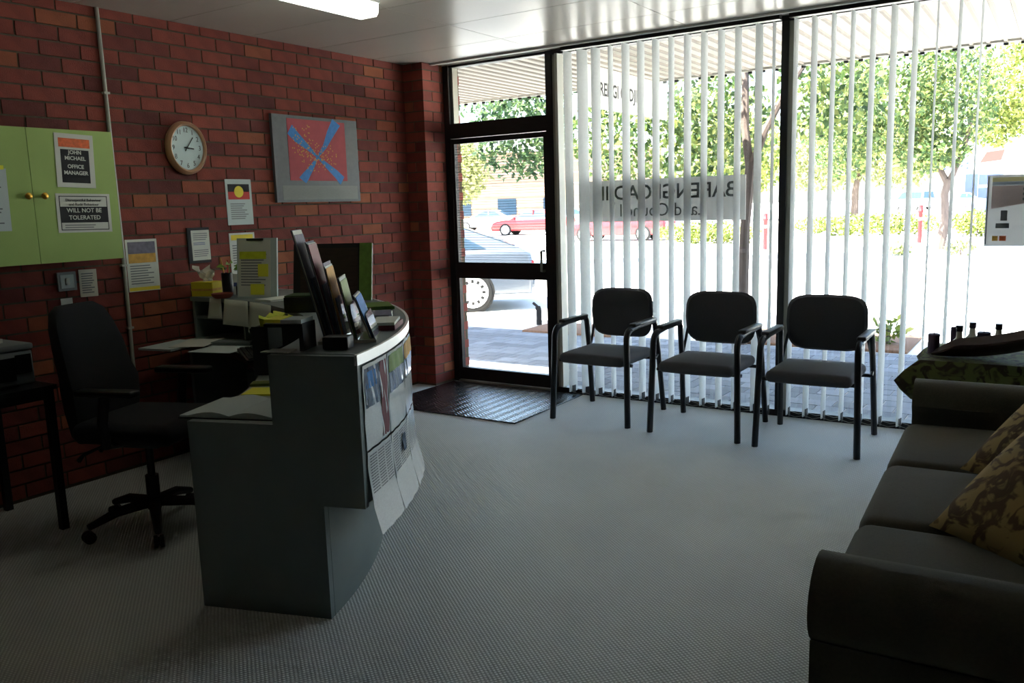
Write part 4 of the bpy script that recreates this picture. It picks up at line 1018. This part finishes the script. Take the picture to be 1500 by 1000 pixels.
path = box('footpath', 'concrete', -9, 9, 0.10, 3.55, GZ-0.12, GZ-0.006, kind='structure'); tag(path, 'paved footpath under the awning')
pv = []
for j in range(17):
    for i in range(-16, 30):
        x = i*0.22+(j % 2)*0.11; y = 0.20+j*0.2
        if x > 5.2: continue
        pv.append((x, y))
pv.sort(key=lambda q: (q[0]-CAM.x)**2+(q[1]-CAM.y)**2+(0 if q[0] > -0.8 else 400))
_pvm = None
for i, (x, y) in enumerate(pv[:290]):
    if _pvm is None: o = MB().box(-0.106, 0.106, -0.096, 0.096, -0.02, 0).build('paver', 'paver', path); _pvm = o.data
    else: o = link('paver', _pvm, path)
    o.location = (x, y, GZ+random.uniform(-0.002, 0.001))
mb = MB()
for x, y in pv[290:]: mb.box(x-0.106, x+0.106, y-0.096, y+0.096, GZ-0.02, GZ)
tag(mb.build('paving', 'paver_far', path), kind='stuff')
gr = box('ground', 'concrete', -220, 160, 3.55, 330, GZ-0.2, GZ-0.01, kind='structure'); tag(gr, 'sunlit street and car park surface')
# far kerb and bitumen strip with tree shade put into its colour, running obliquely
kd = Vector((10.67, 6.0, 0)).normalized(); kn = Vector((-kd.y, kd.x, 0))
kc = Vector((-1.8, 17.9, 0))
def strip(name, m, off0, off1, z0, z1, label, L0=-60, L1=60):
    mt_ = Matrix(((kd.x, kn.x, 0, kc.x), (kd.y, kn.y, 0, kc.y), (0, 0, 1, 0), (0, 0, 0, 1)))
    o = MB().box(L0, L1, off0, off1, z0, z1, mt_).build(name, m); tag(o, label, kind='structure'); return o
strip('shaded_road', 'asphalt', -3.4, -0.25, GZ-0.05, GZ-0.004, 'grey road strip coloured as tree shade along the far side of the street')
strip('kerb', 'kerb', -0.25, 0.15, GZ-0.05, GZ+0.10, 'concrete kerb on the far side of the street')

# garden bed with tree by the kerb
bed = MB().rbox((0, 0, 0), (2.3, 1.1, 0.05), 0.024, 2).build('garden_bed', 'mulch'); bed.location = (2.2, 4.1, GZ+0.004); tag(bed, 'mulched garden bed at the foot of the forked street tree', 'garden bed')
bed2 = MB().rbox((0, 0, 0), (1.3, 0.8, 0.05), 0.024, 2).build('garden_bed', 'mulch'); bed2.location = (-0.6, 3.75, GZ+0.004); tag(bed2, 'mulched garden bed outside the glass door', 'garden bed')

rl = random.Random(11)
def leaf_cloud(mb, blobs, n, size, droop=0.3):
    tot = sum(b[3] for b in blobs)
    for (c, rad, shell, wgt) in blobs:
        for _ in range(int(n*wgt/tot)):
            while True:
                p = Vector((rl.uniform(-1, 1), rl.uniform(-1, 1), rl.uniform(-1, 1)))
                if shell <= p.length <= 1: break
            q = Vector((c[0]+p.x*rad[0], c[1]+p.y*rad[1], c[2]+p.z*rad[2]))
            d = Vector((rl.uniform(-1, 1), rl.uniform(-1, 1), rl.uniform(-1.0, 1.0)-droop)).normalized()
            s_ = size*rl.uniform(0.6, 1.3); side = d.orthogonal().normalized()*s_*0.28
            side.rotate(Matrix.Rotation(rl.uniform(0, 6.28), 3, d))
            mb.add([q, q+d*s_*0.5+side, q+d*s_, q+d*s_*0.5-side], [(0, 1, 2, 3)])
def tree(name, label, base, branches, blobs, n, size, leaf, cat='tree', group=None):
    t = thing(name, label, cat, base, 0, group)
    for i, (pts, rs_) in enumerate(branches): MB().tube(pts, rs_, 8).build('trunk' if i == 0 else 'branch', 'bark', t)
    mb = MB(); leaf_cloud(mb, blobs, n, size)
    tag(mb.build('foliage', leaf, t), kind='stuff'); return t
# forked street tree just beyond the awning
bx, by = 1.62, 3.5
tree('street_tree', 'forked street tree growing right outside behind the name board', (bx, by, GZ), [([(0, 0, 0), (0.02, 0, 0.6), (0.03, 0, 1.3), (0.08, 0.02, 2.03)], [0.075, 0.06, 0.055, 0.06]),
    ([(0.07, 0.02, 1.95), (0.0, 0.05, 2.4), (-0.02, 0.1, 3.0), (-0.3, 0.4, 3.8)], [0.05, 0.045, 0.04, 0.02]), ([(0.09, 0.02, 1.98), (0.22, 0.05, 2.35), (0.42, 0.1, 2.75), (0.9, 0.3, 3.5)], [0.05, 0.04, 0.035, 0.02])],
    [((-1.7, 1.1, 2.55), (1.1, 0.7, 0.75), 0.3, 1.0), ((-0.6, 0.9, 2.5), (0.7, 0.6, 0.7), 0.2, 0.7), ((0.75, 0.7, 2.75), (0.6, 0.5, 0.55), 0.2, 0.4), ((0, 0.8, 4.1), (2.6, 1.8, 1.1), 0.4, 1.2)], 9000, 0.095, 'leaf_green')
tree('street_tree', 'street tree with drooping dark leaves outside the glass door', (-3.75, 5.2, GZ), [([(0, 0, 0), (0.05, 0, 1.2), (0.0, 0.05, 2.6), (0.1, 0, 3.4)], [0.09, 0.075, 0.06, 0.03])],
    [((1.75, -0.5, 2.75), (0.85, 0.6, 0.75), 0.3, 1.0), ((0.9, 0.3, 3.9), (1.6, 1.3, 0.9), 0.4, 1.0)], 4500, 0.10, 'leaf_deep')
# trees across the street
tree('park_tree', 'broad green tree with leaning trunk across the street', (1.65, 20.9, GZ), [([(0, 0, 0), (0.15, 0, 0.8), (0.1, 0, 1.6), (0.2, 0, 2.0)], [0.16, 0.12, 0.10, 0.12]),
    ([(0.15, 0, 1.9), (-0.2, 0, 2.6), (-0.9, 0, 3.6)], [0.09, 0.07, 0.04]), ([(0.2, 0, 1.95), (0.5, 0, 2.7), (0.7, 0, 3.8)], [0.09, 0.07, 0.04])],
    [((-1.3, 0, 4.3), (1.7, 1.4, 1.5), 0.3, 1.0), ((0.1, 0.2, 4.3), (1.3, 1.4, 1.7), 0.3, 1.0), ((-2.6, 0.2, 4.0), (1.3, 1.2, 1.9), 0.3, 0.9), ((-0.3, -0.2, 2.75), (1.0, 0.9, 0.5), 0.2, 0.4)], 15000, 0.15, 'leaf_green')
tree('park_tree', 'lime green tree overhanging from the side across the street', (4.3, 24.5, GZ), [([(0, 0, 0), (0.1, 0, 1.5), (-0.1, 0, 3.2), (-0.4, 0, 4.2)], [0.16, 0.13, 0.10, 0.05])],
    [((-0.9, 0, 4.9), (1.5, 1.5, 1.3), 0.3, 1), ((-1.6, 0, 3.7), (0.8, 0.9, 0.7), 0.2, 0.4), ((0.3, 0, 6.0), (1.8, 1.6, 1.2), 0.3, 0.8)], 8000, 0.15, 'leaf_lime')
tree('park_tree', 'pale leafy tree rising behind the white van', (-9.5, 66, GZ), [([(0, 0, 0), (0, 0, 2), (0.3, 0, 4)], [0.3, 0.25, 0.15])],
    [((-2.5, 0, 5.2), (4, 3, 3.2), 0.4, 1), ((3.0, 0, 5.0), (3.6, 3, 2.8), 0.4, 1)], 7000, 0.4, 'leaf_pale')
tree('park_tree', 'pale leafy tree behind the red post and hedge', (-16.5, 58, GZ), [([(0, 0, 0), (0, 0, 2), (0.3, 0, 4)], [0.3, 0.25, 0.15])],
    [((0, 0, 5.0), (4.2, 3, 3.4), 0.4, 1)], 4500, 0.38, 'leaf_lime')
tree('park_tree', 'yellowish tree in front of the tan building', (-24.5, 33.5, GZ), [([(0, 0, 0), (0, 0, 1.8), (0.2, 0, 3)], [0.2, 0.15, 0.1])],
    [((0, 0, 3.9), (1.9, 1.6, 2.0), 0.4, 1)], 2200, 0.34, 'leaf_pale')
# hedges and tufts
def shrub(name, label, loc, rad, n, size, leaf, cat='shrub', group=None, twig=True):
    t = thing(name, label, cat, loc, 0, group)
    mb = MB(); leaf_cloud(mb, [((0, 0, rad[2]*0.55), (rad[0], rad[1], rad[2]*0.6), 0.3, 1)], n, size, -0.3)
    tag(mb.build('foliage', leaf, t), kind='stuff'); MB().tube([(0, 0, 0), (0, 0, rad[2]*0.6)], 0.02*max(1, rad[2]), 6).build('stem', 'bark', t)
    return t
shrub('hedge', 'long low lime hedge across the street', (-2.4, 31.6, GZ), (3.2, 0.6, 0.75), 2600, 0.17, 'leaf_lime', 'hedge')
shrub('hedge', 'short rounded hedge beside the light blue car', (1.9, 30.2, GZ), (0.95, 0.6, 0.85), 1100, 0.16, 'leaf_lime', 'hedge')
shrub('hedge', 'low hedge showing under the name board', (-6.9, 25.5, GZ), (2.2, 0.5, 0.7), 1800, 0.17, 'leaf_lime', 'hedge')
shrub('grass_tuft', 'grey green grass tuft near the red post', (0.95, 19.0, GZ), (0.3, 0.2, 0.3), 160, 0.12, 'leaf_pale', 'plant')
shrub('grass_tuft', 'grey green grass tuft beside the park tree trunk', (2.4, 18.9, GZ), (0.4, 0.25, 0.36), 200, 0.12, 'leaf_pale', 'plant')
for i, (x, y, lb) in enumerate([(1.35, 3.85, 'by the forked trunk'), (2.5, 3.85, 'in the middle of the mulch'), (3.1, 3.95, 'at the sofa end of the mulch'), (2.05, 4.35, 'at the back of the mulch')]):
    shrub('bedding_plant', 'small lime bedding plant '+lb, (x, y, GZ+0.03), (0.17, 0.15, 0.24), 90, 0.1, 'leaf_lime', 'plant', 'bedding plants in the mulch')
# red posts, dark bollard, lamp box
def bollard(name, label, x, y, h, r, m):
    b = thing(name, label, 'post', (x, y, GZ)); MB().lathe([(r, 0.0), (r, h*0.8), (r*1.25, h*0.82), (r*1.25, h*0.86), (r, h*0.88), (r*0.9, h), (0, h*1.01)], n=12).build('shaft', m, b); MB().lathe([(r*1.02, h*0.6), (r*1.02, h*0.68)], n=12).build('band', 'sign_white', b)
bollard('bollard', 'dark red post standing before the lime hedge', 0.55, 25.6, 1.25, 0.07, 'bollard_red')
bollard('bollard', 'dark red post across the street near the window mullion', -3.5, 21.7, 1.15, 0.07, 'bollard_red')
lb_ = thing('path_light', 'short dark bollard on the footpath outside the door', 'post', (-1.37, 4.0, GZ)); MB().tube([(0, 0, 0), (0.0, 0, 0.20), (-0.02, 0, 0.25)], 0.04, 8).build('shaft', 'tyre', lb_); MB().tube([(-0.02, 0, 0.25), (-0.09, 0, 0.30)], 0.02, 8).build('head', 'tyre', lb_)

# ================================================================ CARS
def car(label, loc, rz, paint, kind='sedan', group=None):
    c = thing('parked_car', label, 'car', loc, R(rz), group)
    XZ = Matrix(((1, 0, 0, 0), (0, 0, 1, -0.86), (0, 1, 0, 0), (0, 0, 0, 1)))
    if kind == 'liftback':
        body = [(-2.28, 0.24), (-2.33, 0.5), (-2.2, 0.70), (-1.9, 0.80), (-1.0, 0.91), (1.45, 0.97), (2.12, 0.97), (2.26, 0.90), (2.32, 0.60), (2.27, 0.26)]
        cab = [(-1.0, 0.90), (-0.2, 1.38), (0.3, 1.44), (0.95, 1.40), (2.12, 0.97)]
        win = [(-0.78, 0.95), (-0.16, 1.33), (0.3, 1.38), (0.9, 1.34), (1.55, 0.99)]
    elif kind == 'sedan':
        body = [(-2.28, 0.24), (-2.33, 0.5), (-2.2, 0.70), (-1.9, 0.80), (-1.0, 0.91), (1.45, 0.97), (2.12, 0.97), (2.26, 0.90), (2.32, 0.60), (2.27, 0.26)]
        cab = [(-1.10, 0.90), (-0.30, 1.38), (0.15, 1.44), (0.75, 1.40), (1.62, 0.96)]
        win = [(-0.88, 0.95), (-0.26, 1.33), (0.14, 1.38), (0.70, 1.34), (1.25, 0.98)]
    elif kind == 'van':
        body = [(-2.2, 0.28), (-2.25, 0.8), (-2.1, 1.0), (-1.6, 1.1), (2.2, 1.15), (2.25, 0.8), (2.22, 0.3)]
        cab = [(-1.65, 1.08), (-0.95, 1.85), (-0.6, 1.98), (2.1, 1.98), (2.22, 1.12)]
        win = [(-1.42, 1.15), (-0.9, 1.78), (-0.6, 1.86), (1.9, 1.86), (2.0, 1.18)]
    else:
        body = [(-2.4, 0.3), (-2.45, 0.7), (-2.2, 0.95), (-1.2, 1.05), (2.4, 1.05), (2.45, 0.8), (2.4, 0.36)]
        cab = [(-1.3, 1.03), (-0.6, 1.62), (0.0, 1.66), (0.35, 1.6), (0.55, 1.04)]
        win = [(-1.05, 1.08), (-0.52, 1.55), (0.0, 1.58), (0.25, 1.53), (0.38, 1.1)]
    bm = bmesh.new(); n = len(body)
    m1 = MB().prism(body, 1.72, XZ).build('body', paint, c)
    bm = bmesh.new(); bm.from_mesh(m1.data); bmesh.ops.bevel(bm, geom=[e for e in bm.edges if abs(e.verts[0].co.y) > 0.85 and abs(e.verts[1].co.y) > 0.85 and e.verts[0].co.y*e.verts[1].co.y > 0], offset=0.08, segments=3, profile=0.5, affect='EDGES')
    bm.to_mesh(m1.data); bm.free(); m1.data.polygons.foreach_set('use_smooth', [True]*len(m1.data.polygons))
    try: m1.data.set_sharp_from_angle(angle=R(40))
    except Exception: pass
    zt = max(z for _, z in cab); zb = min(z for _, z in cab)
    hw = lambda z: 0.82-0.22*(z-zb)/(zt-zb)
    vs = [(x, -hw(z), z) for x, z in cab]+[(x, hw(z), z) for x, z in cab]; k = len(cab)
    MB().add(vs, [tuple(range(k)), tuple(range(2*k-1, k-1, -1))]+[(i, (i+1) % k, k+(i+1) % k, k+i) for i in range(k)]).build('cabin', paint, c)
    for s in (-1, 1):
        vs = [(x, s*(hw(z)+0.006), z) for x, z in win]+[(x, s*(hw(z)-0.01), z) for x, z in win]; k2 = len(win)
        MB().add(vs, [tuple(range(k2)), tuple(range(2*k2-1, k2-1, -1))]+[(i, (i+1) % k2, k2+(i+1) % k2, k2+i) for i in range(k2)]).build('side_window', 'car_glass', c)
        xm = (win[0][0]+win[-1][0])/2+0.05; MB().box(xm-0.03, xm+0.03, s*0.62, s*0.74, zb+0.05, zt-0.05, Matrix.Rotation(0, 4, 'X')).build('pillar', paint, c)
    for (p0, p1, nm) in ((cab[0], cab[1], 'windscreen'), (cab[-2], cab[-1], 'rear_window')):
        q0 = (p0[0]+(p1[0]-p0[0])*0.12, p0[1]+(p1[1]-p0[1])*0.12); q1 = (p0[0]+(p1[0]-p0[0])*0.9, p0[1]+(p1[1]-p0[1])*0.9)
        dx = -0.012 if nm == 'windscreen' else 0.012
        w0, w1 = hw(q0[1])-0.08, hw(q1[1])-0.06
        vs = [(q0[0]+dx, -w0, q0[1]+0.01), (q0[0]+dx, w0, q0[1]+0.01), (q1[0]+dx, w1, q1[1]+0.01), (q1[0]+dx, -w1, q1[1]+0.01)]
        vs += [(x-dx, y, z-0.02) for x, y, z in vs]
        MB().add(vs, [(0, 1, 2, 3), (7, 6, 5, 4)]+[(i, (i+1) % 4, 4+(i+1) % 4, 4+i) for i in range(4)]).build(nm, 'car_glass', c)
    wx = (-1.42, 1.32)
    for x in wx:
        for s in (-1, 1):
            mt_ = T(x, s*0.79, 0.315) @ Matrix.Rotation(R(-90*s), 4, 'X')
            MB().lathe([(0.35, 0.0), (0.35, 0.074), (0.0, 0.074)], n=24, mtx=mt_).build('wheel_arch', 'tyre', c)
            wh = MB().lathe([(0.22, -0.08), (0.30, -0.08), (0.315, -0.05), (0.315, 0.07), (0.30, 0.09), (0.245, 0.095)], n=28, mtx=mt_).build('tyre', 'tyre', c)
            MB().lathe([(0.0, 0.115), (0.06, 0.113), (0.1, 0.1), (0.2, 0.102), (0.25, 0.097), (0.25, 0.02)], n=24, mtx=mt_).build('hubcap', 'hub', wh)
            mbs = MB()
            for i in range(12):
                a = i*math.pi/6; mbs.box(-0.02, 0.02, 0.15, 0.20, 0.1, 0.1035, mt_ @ Matrix.Rotation(a, 4, 'Z'))
            tag(mbs.build('hubcap_slots', 'tyre', wh), kind='stuff')
    for s in (-1, 1):
        zl = body[-2][1]+0.02
        MB().rbox((body[-2][0]-0.06, s*0.68, zl+0.08), (0.10, 0.3, 0.17), 0.02, 2).build('tail_lamp', 'lamp_red', c)
        MB().rbox((body[1][0]+0.08, s*0.66, body[1][1]+0.10), (0.12, 0.32, 0.12), 0.02, 2).build('head_lamp', 'lamp_clear', c)
        MB().rbox((cab[0][0]+0.22, s*0.90, zb+0.09), (0.08, 0.14, 0.10), 0.02, 2).build('mirror', paint, c)
    MB().rbox((body[-1][0]-0.03, 0, 0.42), (0.16, 1.66, 0.14), 0.03, 2).build('bumper', paint, c); MB().rbox((body[0][0]+0.03, 0, 0.42), (0.16, 1.66, 0.14), 0.03, 2).build('bumper', paint, c)
    return c
ax_ = Vector((0.81, 0.585, 0))
cp = Vector((-3.17, 4.95, 0))+Vector((-0.585, 0.81, 0))*0.8-ax_*1.32
car('dark silver car parked right outside the glass door', (cp.x, cp.y, GZ-0.01), 35.8, 'car_silver', 'liftback')
car('red sedan in the car park seen between the blind slats', (-11.9, 28.4, GZ-0.01), 5, 'car_red')
car('red sedan beyond the silver car in the car park', (-21.0, 35.8, GZ-0.01), 12, 'car_red')
car('white sedan parked in front of the tan building', (-29.5, 43.5, GZ-0.01), 20, 'car_white')
car('white sedan parked near the red cars', (-24.0, 45.0, GZ-0.01), 25, 'car_white')
car('white van parked far across the street', (-9.0, 93.0, GZ-0.01), -40, 'car_white', 'van')
car('white utility parked beside the white van', (-4.6, 96, GZ-0.01), 190, 'car_white', 'ute')
car('light blue car parked near the short hedge', (1.6, 56, GZ-0.01), 200, 'car_blue', 'sedan')

# ================================================================ FAR BUILDINGS
tbd = thing('tan_building', 'long tan building behind the car park', 'building', (-27.5, 49.5, GZ), R(33))
MB().box(-16, 8, 0, 8, 0, 5.6).build('wall', 'tan_wall', tbd); MB().box(-16.3, 8.3, -0.5, 8.3, 5.6, 5.9).build('roof_edge', 'white_wall', tbd)
for i in range(7): MB().box(-14.5+i*3.4, -13.1+i*3.4, -0.04, 0.02, 1.0, 2.2).build('window', 'car_glass', tbd)
for z in (1.6, 2.4, 3.2, 4.0, 4.8): MB().box(-16, 8, -0.03, 0.0, z, z+0.05).build('cladding_joint', 'concrete', tbd)
wbd = thing('white_shop', 'white shop with navy doorway and red roof sign', 'building', (1.5, 98, GZ), R(-4))
MB().box(-6.3, 9, 0, 10, 0, 6.0).build('wall', 'white_wall', wbd)
MB().box(-6.2, -5.0, -0.15, 0.0, 0.1, 3.6).build('blue_pillar', 'navy', wbd)
MB().box(-4.9, -2.6, -0.1, 0.0, 2.4, 3.5).build('window', 'navy', wbd); MB().box(-4.9, -2.6, -0.1, 0.0, 0.9, 2.1).build('window', 'navy', wbd)
MB().add([(-4.9, -0.3, 4.7), (-2.9, -0.3, 4.9), (-2.6, -0.3, 6.0), (-4.3, -0.3, 5.8), (-4.9, -0.1, 4.7), (-2.9, -0.1, 4.9), (-2.6, -0.1, 6.0), (-4.3, -0.1, 5.8)], [(0, 1, 2, 3), (7, 6, 5, 4), (0, 4, 5, 1), (1, 5, 6, 2), (2, 6, 7, 3), (3, 7, 4, 0)]).build('red_sign', 'sign_red', wbd)
mbc = MB()
for i in range(5):
    for j in range(2): MB().box(-8.4+i*0.55, -8.15+i*0.55, -0.06, 0.0, 4.1+j*0.5+(i % 2)*0.25, 4.35+j*0.5+(i % 2)*0.25).build('check_tile', 'navy', wbd)
MB().box(-8.6, -6.3, 0.0, 6, 3.7, 5.2).build('side_parapet', 'white_wall', wbd); MB().box(-8.6, -6.3, 3.0, 6, 0.0, 3.7).build('side_wall', 'white_wall', wbd)
